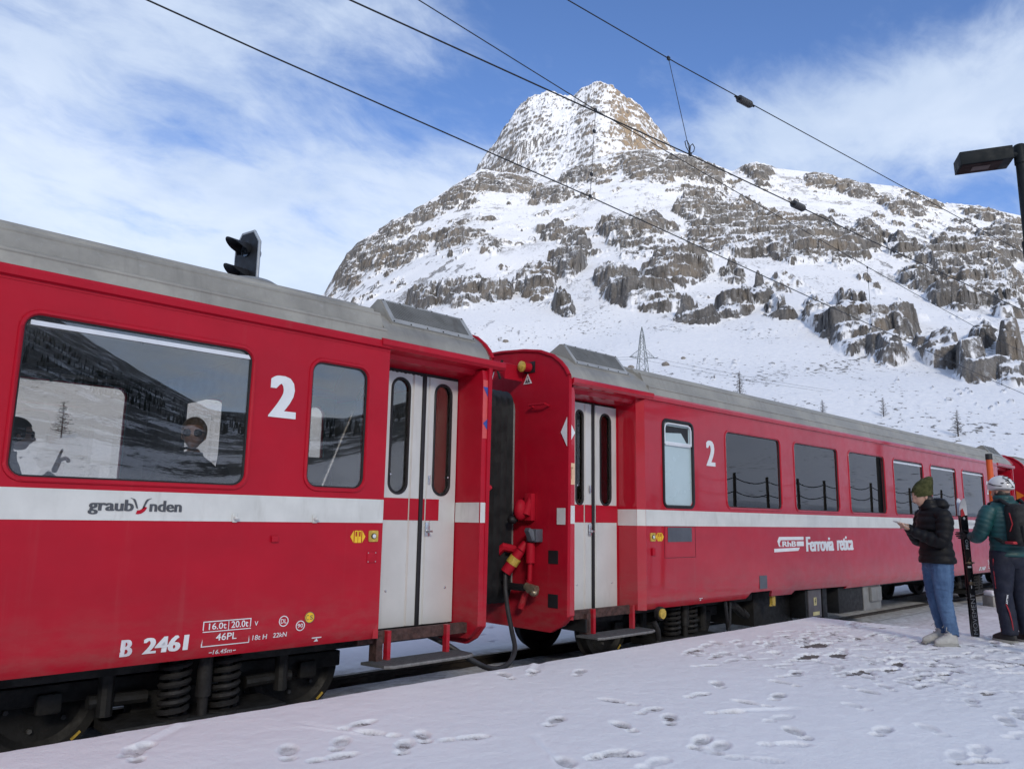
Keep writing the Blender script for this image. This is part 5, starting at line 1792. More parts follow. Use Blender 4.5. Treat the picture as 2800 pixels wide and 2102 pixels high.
PACKM = simple('black_backpack_fabric', (.011, .011, .012), .75, var=.3, vscale=12, bmp=.4, bscale=120)
HELM = simple('white_helmet_shell', (.66, .66, .65), .35, coat=.5, var=.06)
GLOVE = simple('dark_glove', (.03, .02, .018), .7, var=.3)


def jeans_material():
    m, t = mat_new('blue_jeans')
    ob = t.n('ShaderNodeTexCoord').outputs['Object']
    n = t.noise(t.mapping(ob, scale=(9, 9, 2.2)), 1.2, 5, .6)
    c = t.mix(t.ramp(n, .32, .68), (.030, .070, .160), (.085, .160, .290))
    w = t.n('ShaderNodeTexWave', wave_type='BANDS'); w.inputs['Scale'].default_value = 160; w.inputs['Distortion'].default_value = 2
    t.link(ob, w.inputs['Vector'])
    c = t.mix(t.math('MULTIPLY', w.outputs['Fac'], .12), c, (.18, .24, .34))
    nr = bump(t, t.noise(t.mapping(ob, scale=(14, 14, 20)), 1.0, 4, .6), .95, .02)
    principled(t, c, .8, 0, 0, .3, nr)
    return m


def knit_material():
    m, t = mat_new('olive_knit')
    ob = t.n('ShaderNodeTexCoord').outputs['Object']
    n = t.noise(ob, 25, 4, .6)
    c = t.mix(t.ramp(n, .3, .7), (.036, .040, .014), (.085, .088, .036))
    principled(t, c, .95, 0, 0, .2, bump(t, t.noise(ob, 130, 3, .6), .6, .01))
    return m


JEANS = jeans_material(); KNIT = knit_material()


def tube_mesh(pts, radii, n=20, m=28, wr=0.0, seed=0):
    """smooth limb tube along a bent line"""
    st = [((p[0], p[1], p[2]), r, r) for p, r in zip(pts, radii)]
    sm = smooth_stations(st, m)
    mb = MB()
    mb.tube([s[0] for s in sm], .05, n, radii=[s[1] for s in sm])
    me = bpy.data.meshes.new("limb"); bmesh.ops.recalc_face_normals(mb.bm, faces=mb.bm.faces); mb.bm.to_mesh(me); mb.bm.free()
    if wr:
        c = co_of(me); nn = np.empty(len(c) * 3, np.float32); me.vertices.foreach_get('normal', nn); nn = nn.reshape(-1, 3)
        w = fbm(c[:, 0] / .09 + c[:, 1] / .08, c[:, 2] / .035, 3, seed=600 + seed, ridged=True)
        c = c + nn * (wr * w)[:, None]
        me.vertices.foreach_set('co', c.astype(np.float32).ravel())
    return me


def seam_along(pts):
    P = np.array([list(p) for p in pts], dtype=float)
    seg = np.diff(P, axis=0); L = np.linalg.norm(seg, axis=1); cum = np.concatenate([[0], np.cumsum(L)])

    def fn(c):
        best = np.full(len(c), 1e9); val = np.zeros(len(c))
        for i in range(len(seg)):
            t = np.clip(((c - P[i]) @ seg[i]) / (L[i] ** 2), 0, 1)
            q = P[i] + t[:, None] * seg[i]
            d = np.linalg.norm(c - q, axis=1)
            k = d < best
            best[k] = d[k]; val[k] = (cum[i] + t * L[i])[k]
        return val
    return fn


def head_at(p, pitch=0.0, yaw=0.0, roll=0.0, s=1.0):
    return Matrix.Translation(p) @ Matrix.Rotation(yaw, 4, 'Z') @ Matrix.Rotation(pitch, 4, 'Y') @ Matrix.Rotation(roll, 4, 'X') @ Matrix.Scale(s, 4)


def boot(parent, x, y, an, mat, name, L=.285, lace=True, sole=(.30, .30, .28)):
    """laced ankle boot with a lugged sole"""
    st = [((.03, 0, .03), .135, .047), ((.03, 0, .055), .135, .050), ((.022, 0, .075), .122, .049), ((-.005, 0, .10), .092, .046), ((-.035, 0, .125), .065, .045), ((-.048, 0, .16), .056, .046), ((-.050, 0, .20), .056, .048)]
    me = tube_body(smooth_stations(st, 22), 28)
    bm = bmesh.new(); bm.from_mesh(me)
    bmesh.ops.holes_fill(bm, edges=bm.edges[:], sides=0)
    bm.to_mesh(me); bm.free()
    M = Matrix.Translation((x, y, 0)) @ Matrix.Rotation(an, 4, 'Z') @ Matrix.Scale(L / .29, 4)
    o = merge_meshes(name, [(me, M)], mat, parent)
    mb = MB()
    loop = [(.03 + .142 * math.cos(a), (.054 - .010 * math.cos(2 * a)) * math.sin(a)) for a in np.linspace(0, 2 * math.pi, 28)[:-1]]
    mb.poly([(a, b, .008) for a, b in loop], (0, 0, .026))
    for k in range(9):
        xx = -.10 + k * .031
        mb.box(xx, xx + .017, -.048, .048, 0, .012)
    s = mb.build('boot_sole', simple('sole_' + name, sole, .8), o, smooth=30)
    s.data.transform(M)
    if lace:
        mb = MB()
        for k in range(4):
            zz = .095 + k * .026; xx = .055 - k * .024
            mb.tube([(xx, -.03, zz), (xx + .012, 0, zz + .012), (xx, .03, zz)], .004, 5)
        mb.tube([(-.0, 0, .185), (.03, .02, .20), (.04, .03, .17)], .003, 5).tube([(-.0, 0, .185), (.03, -.02, .215), (.045, -.03, .19)], .003, 5)
        l = mb.build('laces', simple('pale_laces', (.45, .45, .42), .8), o); l.data.transform(M)
    return o


# ---------------- woman reading her phone (faces along +X of her own frame)
FW = math.atan2(.68, -.73)
woman = empty('person', (9.305, 2.955, -.012), FW)
tag(woman, 'standing person in black puffer jacket, olive beanie and blue jeans looking at a phone', 'person', 'people standing on the platform')
Vb, Eb, Rb = [], [], []
pel = add_chain(Vb, Eb, Rb, [(-.03, 0, .93)], [.11])
chest = add_chain(Vb, Eb, Rb, [(-.03, 0, 1.08), (-.01, 0, 1.22), (.02, 0, 1.34)], [.10, .10, .075], pel)
neck = add_chain(Vb, Eb, Rb, [(.035, 0, 1.45), (.075, 0, 1.505)], [.050, .048], chest)
for s in (-1, 1):
    add_chain(Vb, Eb, Rb, [(-.02, s * .085, .88), (-.005, s * .085, .50), (-.055, s * .08, .12), (.04, s * .085, .05)], [.085, .055, .040, .035], pel)
    add_chain(Vb, Eb, Rb, [(.0, s * .14, 1.345), (.03, s * .20, 1.14), (.20, s * .11, 1.17)], [.032, .030, .026], chest)
body = skin_mesh(Vb, Eb, Rb, 2)
hd = head_mesh()
hM = head_at((.112, 0, 1.565), rad(22), 0, 0, .93)
hands = []
v_, e_, r_ = hand_chains((.285, .03, 1.205), (.75, .25, .28), (0, .35, -1), (.25, -1, .1), [.28, .30, .34, .40], .98, .6)
hands.append((skin_mesh(v_, e_, r_, 1), None))
v_, e_, r_ = hand_chains((.24, -.075, 1.235), (.70, .40, .22), (-.3, .2, 1), (.1, .9, .2), [.25, .75, .8, .85], .98, .5)
hands.append((skin_mesh(v_, e_, r_, 1), None))
merge_meshes('body', [(body, None), (hd, hM)] + hands, SKINM, woman)
hair = MB(); hair.sphere((.052, 0, 1.52), .080, (.85, 1.02, 1.0), 16, 12).sphere((.072, .062, 1.55), .03, (1.0, .5, 1.6), 10, 8).sphere((.072, -.062, 1.55), .03, (1.0, .5, 1.6), 10, 8)
hair.build('hair', HAIRD, woman, smooth=60)
# beanie
bst = [((-.004, 0, .008), .104, .089), ((-.006, 0, .045), .108, .093), ((-.014, 0, .085), .107, .092), ((-.034, 0, .128), .098, .084), ((-.062, 0, .165), .078, .066), ((-.090, 0, .192), .052, .044), ((-.108, 0, .205), .024, .022), ((-.113, 0, .208), .005, .005)]
bme = tube_body(smooth_stations(bst, 34), 72)
c = co_of(bme); a = np.arctan2(c[:, 1], c[:, 0] + .02); rr = 1 + .022 * np.sign(np.sin(a * 34)) * np.abs(np.sin(a * 34)) ** .6
c[:, 0] = (c[:, 0] + .02) * rr - .02; c[:, 1] *= rr
c[:, 2] += .006 * fbm(c[:, 0] / .04, c[:, 1] / .04, 2, seed=9)
fold = np.exp(-((c[:, 2] - .052) / .006) ** 2); c[:, 0] *= 1 - .03 * fold; c[:, 1] *= 1 - .03 * fold
bme.vertices.foreach_set('co', c.astype(np.float32).ravel())
merge_meshes('beanie', [(bme, Matrix.Translation((.095, 0, 1.557)) @ Matrix.Rotation(rad(8), 4, 'Y') @ Matrix.Scale(1.02, 4))], KNIT, woman)
# jacket: torso shell, collar and hood, two sleeves, each quilted
tst = [((-.015, 0, .845), .160, .205), ((-.015, 0, .86), .170, .215), ((-.012, 0, .95), .160, .208), ((-.008, 0, 1.08), .144, .195), ((-.005, 0, 1.22), .160, .215), ((.0, 0, 1.34), .140, .215), ((.0, 0, 1.41), .115, .175), ((.015, 0, 1.455), .095, .105), ((.035, 0, 1.485), .080, .082), ((.04, 0, 1.50), .062, .066)]
tm = tube_body(smooth_stations(tst, 90), 56); quilt(tm, .083, .016, None, .845, .006, 1)
sl = []
for s, pts in ((1, [(.005, .165, 1.395), (-.0, .215, 1.30), (.025, .235, 1.17), (.06, .215, 1.095), (.16, .13, 1.13), (.275, .045, 1.195)]), (-1, [(.005, -.165, 1.395), (-.0, -.22, 1.30), (.02, -.245, 1.17), (.05, -.225, 1.10), (.14, -.15, 1.15), (.235, -.085, 1.225)])):
    me = tube_mesh(pts, [.082, .088, .082, .078, .066, .046], 26, 60)
    quilt(me, .075, .013, seam_along(pts), .0, .006, 2 + s)
    sl.append((me, None))
hood = MB(); hood.sphere((-.065, 0, 1.475), .12, (.85, 1.15, .62), 24, 16)
hme = bpy.data.meshes.new("hood"); hood.bm.to_mesh(hme); hood.bm.free(); quilt(hme, .09, .012, None, 1.40, .012, 7)
col = tube_body(smooth_stations([((.02, 0, 1.43), .115, .12), ((.03, 0, 1.47), .102, .106), ((.04, 0, 1.515), .088, .090), ((.042, 0, 1.525), .076, .078), ((.04, 0, 1.50), .068, .07)], 20), 36)
quilt(col, .06, .008, None, 1.43, .004, 8)
jk = merge_meshes('jacket', [(tm, None), (hme, None), (col, None)] + sl, BLACKJ, woman)
MB().box(.055, .062, .035, .045, .80, .85).build('zip_pull', BLACKR, jk)
# jeans
jl = []
for s in (-1, 1):
    pts = [(-.010, s * .072, .93), (-.012, s * .085, .80), (-.008, s * .088, .62), (-.008, s * .086, .48), (-.04, s * .083, .30), (-.068, s * .083, .15), (-.070, s * .083, .125)]
    jl.append((tube_mesh(pts, [.100, .106, .090, .073, .064, .056, .057], 28, 90, .013, s), None))
hip = tube_body(smooth_stations([((-.015, 0, .74), .07, .12), ((-.015, 0, .80), .116, .172), ((-.015, 0, .88), .118, .172), ((-.01, 0, .97), .105, .155)], 16), 32)
merge_meshes('jeans', jl + [(hip, None)], JEANS, woman)
boot(woman, -.02, .095, .10, BOOTW, 'boot'); boot(woman, -.005, -.085, -.05, BOOTW, 'boot')

phone = empty('phone', (0, 0, 0))
tag(phone, 'pale smartphone held in front of the person in the black jacket', 'phone')
pm = MB().box(-.075, .075, -.036, .036, -.004, .004, .003).build('phone_case', simple('pale_phone_case', (.55, .52, .50), .35), phone)
MB().box(-.070, .070, -.032, .032, .004, .0046).build('screen', simple('phone_screen', (.08, .09, .10), .1, coat=1), phone)
_pw = Matrix.Translation((9.305, 2.955, -.012)) @ Matrix.Rotation(FW, 4, 'Z') @ Matrix.Translation((.375, .035, 1.262)) @ Matrix.Rotation(rad(-22), 4, 'Y') @ Matrix.Rotation(.15, 4, 'Z')
phone.matrix_world = _pw

# ---------------- skier seen from behind
FS = math.atan2(.80, .60)
skier = empty('person', (10.15, 2.46, -.012), FS)
tag(skier, 'standing skier in teal jacket and white helmet seen from behind, holding skis', 'person', 'people standing on the platform')
Vb, Eb, Rb = [], [], []
pel = add_chain(Vb, Eb, Rb, [(0, 0, .95)], [.12])
chest = add_chain(Vb, Eb, Rb, [(0, 0, 1.12), (0, 0, 1.30), (.0, 0, 1.45)], [.12, .135, .11], pel)
neck = add_chain(Vb, Eb, Rb, [(.02, 0, 1.53), (.035, 0, 1.58)], [.055, .052], chest)
for s in (-1, 1):
    add_chain(Vb, Eb, Rb, [(0, s * .095, .90), (.015, s * .10, .52), (-.03, s * .105, .12), (.05, s * .11, .05)], [.09, .06, .045, .04], pel)
add_chain(Vb, Eb, Rb, [(-.0, .16, 1.40), (.05, .30, 1.17), (.24, .25, 1.14)], [.045, .038, .03], chest)
add_chain(Vb, Eb, Rb, [(-.0, -.19, 1.42), (.03, -.25, 1.16), (.2, -.23, 1.02)], [.055, .042, .03], chest)
body = skin_mesh(Vb, Eb, Rb, 2)
merge_meshes('body', [(body, None), (head_mesh(), head_at((.05, 0, 1.645), rad(8), rad(14)))], SKINM, skier)
# helmet
hb = MB(); hb.sphere((0, 0, 0), 1.0, (.142, .118, .118), 36, 24)
for v in hb.bm.verts:
    if v.co.z < -.035: v.co.z = -.035 - (.035 + v.co.z) * -.25
    if v.co.x < -.05: v.co.z -= .012 * (-.05 - v.co.x) / .09
hM2 = Matrix.Translation((.04, 0, 1.705)) @ Matrix.Rotation(rad(14), 4, 'Z') @ Matrix.Rotation(rad(4), 4, 'Y')
hme = bpy.data.meshes.new("helmet"); hb.bm.to_mesh(hme); hb.bm.free()
hel = merge_meshes('helmet', [(hme, hM2)], HELM, skier)
mb = MB()
for yy, zz in ((.045, .045), (.045, .020), (-.045, .045), (-.045, .02), (.0, .075), (.085, .02), (-.085, .02), (.02, .098), (-.02, .098)):
    nx = -.142 * math.sqrt(max(.02, 1 - (yy / .118) ** 2 - (zz / .118) ** 2))
    mb.box(nx - .004, nx + .02, yy - .014, yy + .014, zz - .005, zz + .005)
st = mb.build('helmet_vents', BLACKR, hel); st.data.transform(hM2); tag(st, kind='stuff')
mb = MB(); mb.tube([(.06, .112, .03), (0, .121, .005), (-.07, .10, -.012), (-.12, .055, -.02), (-.143, 0, -.028), (-.12, -.055, -.02), (-.07, -.10, -.012), (0, -.121, .005), (.06, -.112, .03)], .006, 6)
mb.tube([(-.143, 0, -.028), (-.125, .04, .055), (-.085, .07, .085)], .005, 6)
st = mb.build('goggle_strap', BLACKR, hel); st.data.transform(hM2)
MB().sphere((.03, 0, 1.615), .09, (.8, .95, .75), 14, 10).build('hair', HAIRD, skier, smooth=60)
tst = [((-.0, 0, .92), .150, .195), ((-.0, 0, .94), .160, .208), ((.0, 0, 1.05), .152, .200), ((.0, 0, 1.18), .158, .212), ((.0, 0, 1.32), .162, .232), ((.0, 0, 1.42), .140, .225), ((.0, 0, 1.50), .11, .165), ((.015, 0, 1.55), .098, .11), ((.025, 0, 1.595), .098, .102), ((.03, 0, 1.60), .08, .085)]
tm = tube_body(smooth_stations(tst, 100), 56); quilt(tm, .052, .010, None, .92, .005, 11)
sl = []
for pts in ([(-.0, .18, 1.44), (-.005, .245, 1.36), (.01, .295, 1.23), (.05, .315, 1.15), (.15, .29, 1.125), (.285, .225, 1.14)], [(-.0, -.18, 1.44), (-.005, -.24, 1.36), (.01, -.275, 1.22), (.05, -.27, 1.12), (.14, -.25, 1.06), (.22, -.23, 1.01)]):
    me = tube_mesh(pts, [.085, .090, .082, .074, .062, .045], 26, 60); quilt(me, .05, .008, seam_along(pts), 0, .005, 13); sl.append((me, None))
merge_meshes('jacket', [(tm, None)] + sl, TEAL, skier)
jl = []
for s in (-1, 1):
    pts = [(.0, s * .085, .97), (.0, s * .10, .84), (.012, s * .103, .64), (.018, s * .104, .50), (-.01, s * .107, .32), (-.03, s * .109, .16), (-.03, s * .109, .10)]
    jl.append((tube_mesh(pts, [.125, .120, .098, .085, .086, .080, .076], 24, 60, .008, 5 + s), None))
hip = tube_body(smooth_stations([((0, 0, .80), .10, .14), ((0, 0, .87), .142, .195), ((0, 0, .97), .138, .19), ((0, 0, 1.0), .13, .18)], 16), 32)
tro = merge_meshes('trousers', jl + [(hip, None)], NAVY, skier)
REDST = simple('red_piping', (.38, .02, .03), .6)
mb = MB(); mb.tube([(-.02, .222, .90), (-.005, .215, .78), (.0, .205, .66), (.01, .195, .58)], .005, 6).tube([(-.07, .155, .42), (-.105, .15, .34), (-.11, .135, .24), (-.105, .125, .15)], .006, 6)
mb.build('trouser_piping', REDST, tro)
lt = text_mesh('MILLET', 1, .02)
c = co_of(lt); lo, hi = c.min(0), c.max(0)
c[:, 0] = (c[:, 0] - lo[0]) / (hi[0] - lo[0]) * .10; c[:, 1] = (c[:, 1] - lo[1]) / (hi[1] - lo[1]) * .020
lt.vertices.foreach_set('co', c.ravel())
lt.transform(Matrix.Translation((-.088, .15, .52)) @ Matrix(((0, 0, -1, 0), (0, -1, 0, 0), (-1, 0, 0, 0), (0, 0, 0, 1))) @ Matrix.Rotation(rad(-12), 4, 'Z'))
lt.materials.clear(); link_mesh('lettering', lt, DECAL, tro)
boot(skier, .0, .115, .25, BOOTB, 'boot', .30, False, (.02, .02, .02)); boot(skier, .02, -.11, -.1, BOOTB, 'boot', .30, False, (.02, .02, .02))
# gloved left hand closed round the skis
v_, e_, r_ = hand_chains((.315, .185, 1.14), (.35, 1, .02), (-1, .1, 0), (0, 0, 1), [.42, .45, .48, .52], 1.12, .5)
merge_meshes('glove', [(skin_mesh(v_, e_, r_, 1), None), (tube_mesh([(.27, .215, 1.138), (.315, .19, 1.142)], [.048, .042], 14, 6), None)], GLOVE, skier)
v_, e_, r_ = hand_chains((.22, -.23, 1.01), (.8, 0, -.5), (.3, 0, 1), (0, 1, 0), [.5, .5, .55, .6], 1.08, .5)
merge_meshes('glove', [(skin_mesh(v_, e_, r_, 1), None)], GLOVE, skier)

# backpack on his back
pack = empty('backpack', (10.15, 2.46, -.012), FS)
tag(pack, 'black hiking backpack with white emblem on the back of the teal jacket', 'backpack')
mb = MB(); mb.box(-.345, -.14, -.155, .155, 1.045, 1.50, .055)
pk = mb.build('pack_body', PACKM, pack, smooth=60)
c = co_of(pk.data); k = np.clip((c[:, 2] - 1.045) / .455, 0, 1)
c[:, 0] += .07 * np.clip(k - .25, 0, 1) ** 1.3; c[:, 1] *= 1 - .22 * k ** 3
pk.data.vertices.foreach_set('co', c.ravel())
MB().box(-.362, -.32, -.11, .11, 1.08, 1.27, .02).build('front_pocket', PACKM, pack)
for s in (-1, 1):
    MB().tube([(-.20, s * .10, 1.47), (-.08, s * .12, 1.545), (.08, s * .13, 1.50), (.16, s * .14, 1.36), (.10, s * .19, 1.18), (-.14, s * .17, 1.08)], .022, 8).build('shoulder_strap', PACKM, pack, smooth=60)
    MB().tube([(-.352, s * .06, 1.17), (-.362, s * .075, 1.10)], .006, 6).build('grey_zip_tag', simple('pale_zip_tag', (.4, .4, .4), .6), pack)
MB().box(-.30, -.17, .10, .19, 1.065, 1.095, .01).build('red_belt_pad', REDST, pack)
MB().tube([(-.24, .158, 1.40), (-.27, .157, 1.28), (-.23, .160, 1.20)], .006, 6).build('red_cord', REDST, pack)
mb = MB()
for pts in ([(0, .022, .05), (0, .010, .05), (0, -.002, 0), (0, .004, 0)], [(0, -.018, .05), (0, -.008, .05), (0, .002, .012), (0, -.003, .0)]):
    mb.poly([(-.312, y, 1.36 + z) for _, y, z in pts], (-.004, 0, 0))
mb.box(-.318, -.312, -.008, .008, 1.342, 1.352)
mb.build('white_emblem', DECAL, pack)

# skis, stood on their tails
skis = empty('pair_of_skis', (10.235, 2.895, -.005))
tag(skis, 'pair of black touring skis with white tips standing upright between the two people', 'skis')
SKIB = simple('black_ski_topsheet', (.012, .012, .013), .3, coat=.4, var=.1)
SKIW = simple('white_ski_tip', (.55, .57, .62), .35, coat=.4)
for k, dy in enumerate((0, .026)):
    mb = MB(); n = 40; rows = []
    for i in range(n + 1):
        t = i / n; z = 1.62 * t
        hw = .047 - .011 * math.sin(math.pi * min(1, t / .9)) if t < .9 else .047 * math.sqrt(max(0.02, 1 - ((t - .9) / .1) ** 2))
        if t < .03: hw *= .8 + .2 * t / .03
        bend = .05 * max(0, (t - .9) / .1) ** 2 + .010 * math.sin(math.pi * t)
        sgn = 1 if k else -1
        o = sgn * bend + dy
        rows.append([mb.bm.verts.new((-hw, o, z)), mb.bm.verts.new((hw, o, z)), mb.bm.verts.new((hw, o + .011, z)), mb.bm.verts.new((-hw, o + .011, z))])
    for a, b in zip(rows[:-1], rows[1:]):
        for q in range(4): mb.bm.faces.new((a[q], a[(q + 1) % 4], b[(q + 1) % 4], b[q]))
    mb.bm.faces.new(rows[0][::-1]); mb.bm.faces.new(rows[-1])
    sk_ = mb.build('ski', SKIB, skis, smooth=30)
    sk_.data.materials.append(SKIW)
    for p in sk_.data.polygons:
        if p.center.z > 1.40 + .0 * p.center.x: p.material_index = 1
    if k == 0:
        MB().poly([(-.042, -.0135, 1.40), (.012, -.0135, 1.42), (-.012, -.016, 1.50), (-.038, -.016, 1.48)], (0, -.002, 0)).build('red_graphic', REDST, sk_)
        MB().box(-.018, .008, -.018, -.0145, 1.375, 1.385).box(-.010, .0, -.018, -.0145, 1.365, 1.395).build('white_cross', DECAL, sk_)
        for txt, z0, z1, w in (('MOVEMENT', .03, .50, .026), ('PRO', 1.02, 1.13, .017)):
            lt = text_mesh(txt, 1, .0)
            c = co_of(lt); lo, hi = c.min(0), c.max(0)
            u = (c[:, 0] - lo[0]) / (hi[0] - lo[0]); v = (c[:, 1] - lo[1]) / (hi[1] - lo[1])
            zz = z0 + u * (z1 - z0)
            c = np.stack([-(v - .5) * 2 * w, np.full_like(u, -.0005) - .010 * np.sin(np.pi * zz / 1.62) - .0012, zz], 1)
            lt.vertices.foreach_set('co', c.astype(np.float32).ravel()); lt.materials.clear()
            link_mesh('lettering', lt, simple('silver_lettering', (.30, .31, .33), .4) if txt != 'PRO' else DECAL, sk_)
        MB().box(-.006, .002, -.014, -.0115, .56, .66).box(-.02, .02, -.014, -.0115, .80, .82).build('white_mark', DECAL, sk_)
        _wm = sk_.children[-1]; _wm['kind'] = 'stuff'
        b = MB().box(-.03, .03, -.05, -.011, .845, .87, .004).tube([(-.055, -.03, .86), (.055, -.03, .86)], .007, 6).tube([(-.02, -.035, .87), (0, -.05, .93), (.02, -.035, .87)], .005, 6).box(-.03, .03, -.04, -.011, .60, .64, .005)
        b.build('ski_binding', simple('bronze_binding', (.16, .13, .09), .4, metal=.6), sk_)
_sx = Vector((.716, -.698, 0))                      # the flat of the ski faces the photographer
skis.matrix_world = Matrix.Translation((10.235, 2.885, -.004)) @ Matrix(((.716, .686, 0, 0), (-.698, .707, 0, 0), (0, 0, 1, 0), (0, 0, 0, 1))) @ Matrix.Rotation(rad(-2.6), 4, 'Y') @ Matrix.Scale(.965, 4) @ Matrix.Rotation(rad(2), 4, 'X')


# ---------------- passengers behind the big window
def passenger(loc, rz, label, skin, hair, hand=None, long_hair=False, s=1.0):
    p = empty('person', loc, rz)
    tag(p, label, 'person', 'passengers in the first carriage')
    V, E, R = [], [], []
    pl_ = add_chain(V, E, R, [(0, 0, .12)], [.14])
    ch = add_chain(V, E, R, [(-.02, 0, .30), (-.02, 0, .46), (0, 0, .56)], [.11, .11, .075], pl_)
    add_chain(V, E, R, [(.03, 0, .66), (.05, 0, .70)], [.055, .05], ch)
    for sg in (-1, 1):
        add_chain(V, E, R, [(.06, sg * .09, .10), (.42, sg * .10, .12), (.44, sg * .10, -.32)], [.09, .07, .05], pl_)
        if hand and sg == hand:
            continue
        add_chain(V, E, R, [(0, sg * .15, .52), (.02, sg * .22, .30), (.22, sg * .13, .20)], [.035, .032, .03], ch)
    if hand:
        add_chain(V, E, R, [(0, hand * .15, .52), (.12, hand * .24, .34), (.30, hand * .20, .50)], [.035, .032, .03], ch)
    bm_ = skin_mesh(V, E, R, 2)
    parts = [(head_mesh(), head_at((.085, 0, .80), rad(4)))]
    if hand:
        v, e, r = hand_chains((.305, hand * .20, .515), (.25, 0, 1), (-1, 0, .2), (0, -hand, .1), [.02, .85, .9, .95], 1.22, .5)
        parts.append((skin_mesh(v, e, r, 1), None))
    merge_meshes('body', parts + [(bm_, None)], skin, p)
    # clothes
    tm_ = tube_body(smooth_stations([((-.01, 0, .0), .17, .20), ((-.01, 0, .15), .17, .21), ((-.02, 0, .35), .16, .215), ((-.01, 0, .50), .135, .215), ((.0, 0, .585), .105, .15), ((.02, 0, .64), .075, .08), ((.03, 0, .67), .066, .068)], 40), 36)
    cl = [(tm_, None)]
    for sg in (-1, 1):
        pts = [(0, sg * .17, .55), (.01, sg * .225, .42), (.03, sg * .23, .30), (.13, sg * .18, .24), (.20, sg * .14, .21)]
        if hand and sg == hand: pts = [(0, sg * .17, .55), (.04, sg * .23, .42), (.12, sg * .25, .33), (.21, sg * .23, .40), (.295, sg * .203, .495)]
        cl.append((tube_mesh(pts, [.08, .078, .068, .058, .048], 18, 30, .005, 3), None))
        cl.append((tube_mesh([(.0, sg * .09, .10), (.2, sg * .10, .12), (.40, sg * .10, .12), (.45, sg * .10, -.02), (.44, sg * .10, -.35)], [.10, .095, .085, .075, .06], 18, 30), None))
    merge_meshes('clothes', cl, DARKCL, p)
    h = MB(); h.sphere((.065, 0, .825), 1, (.118, .092, .108), 24, 16)
    for v in h.bm.verts:
        if v.co.x > .12 and v.co.z < .865: v.co.x = .12 - .0 * v.co.x
    if long_hair:
        h.sphere((.01, 0, .74), .10, (.65, .88, 1.25), 16, 12)
    h.build('hair', hair, p, smooth=60)
    g = MB()
    for sg in (-1, 1): g.sphere((.178, sg * .034, .803), .034, (.30, 1.0, .80), 14, 10)
    g.tube([(.178, -.06, .812), (.10, -.08, .812), (.06, -.083, .805)], .005, 6).tube([(.178, .06, .812), (.10, .08, .812), (.06, .083, .805)], .005, 6).box(.176, .186, -.02, .02, .806, .816)
    g.build('sunglasses', BLACKR, p, smooth=60)
    return p


passenger((1.30, 6.72, 1.00), rad(0), 'seated passenger in profile with sunglasses raising a finger behind the big window', SKIND, HAIRD, hand=-1, long_hair=True)
passenger((2.36, 5.86, 1.02), rad(-118), 'seated grey-haired passenger with sunglasses in dark jacket close behind the big window', SKIND, HAIRL)

# ------------------------------------------------------------------ things around the station
def terr(az, r):
    X, Y, Z = shape_terrain(np.array([float(az)]), np.array([float(r)]))[:3]
    return float(X[0]), float(Y[0]), float(Z[0])


WIRE = simple('black_wire', (.012, .012, .013), .5)
INSUL = simple('dark_insulator', (.035, .033, .032), .35, coat=.3)


def wire(name, pts, r, label, cat, group=None, mat=None):
    o = MB().tube(pts, r, 6).build(name, mat or WIRE, None, smooth=60)
    return tag(o, label, cat, group)


def sag(p0, p1, s, n=24):
    p0, p1 = Vector(p0), Vector(p1)
    return [p0.lerp(p1, t) - Vector((0, 0, 4 * s * t * (1 - t))) for t in np.linspace(0, 1, n)]


# line over the train's own track, and the line slanting across it
wire('contact_wire', [(-25, 6.55, 5.60), (3, 6.58, 5.60), (7.74, 6.50, 5.60), (16, 6.50, 5.60), (27, 6.48, 5.60), (45, 6.2, 5.60), (80, 5.2, 5.6)], .0085, 'lower black contact wire over the train roofs, leftmost at the top edge', 'wire', 'overhead contact wires')
MB_ = [(-25, 6.35, 7.35), (-8, 6.4, 7.1), (4.7, 6.44, 6.97), (7.9, 6.50, 6.93), (13, 6.50, 6.93), (20, 6.5, 6.97), (28, 6.5, 7.08), (45, 6.2, 7.3), (80, 5.2, 7.3)]
wire('messenger_wire', MB_, .0075, 'carrying wire crossing the summit, joined to the leftmost contact wire by droppers', 'wire', 'overhead carrying wires')


def dropper(p0, p1, label, balls=2, heart=False):
    d = empty('dropper', p1)
    tag(d, label, 'dropper wire', 'dropper wires of the overhead line')
    p0 = Vector(p0) - Vector(p1)
    MB().tube([(0, 0, 0), p0 * .5, p0], .0042, 6).build('dropper_wire', WIRE, d)
    mb = MB()
    for t in ([0, .25, .75, 1] if balls else [0, 1]):
        q = p0 * t
        mb.box(q.x - .022, q.x + .022, q.y - .012, q.y + .012, q.z - .022, q.z + .022)
    mb.build('wire_clamp', WIRE, d)
    if heart:
        pts = [(-.02, 0, .02), (-.13, 0, .10), (-.17, 0, .20), (-.10, 0, .25), (-.02, 0, .18), (0, 0, .02), (.02, 0, .18), (.10, 0, .25), (.17, 0, .20), (.13, 0, .10), (.02, 0, .02)]
        MB().tube([(a * .62, b, c * .62) for a, b, c in pts], .006, 6).build('wire_loop', WIRE, d)
    return d


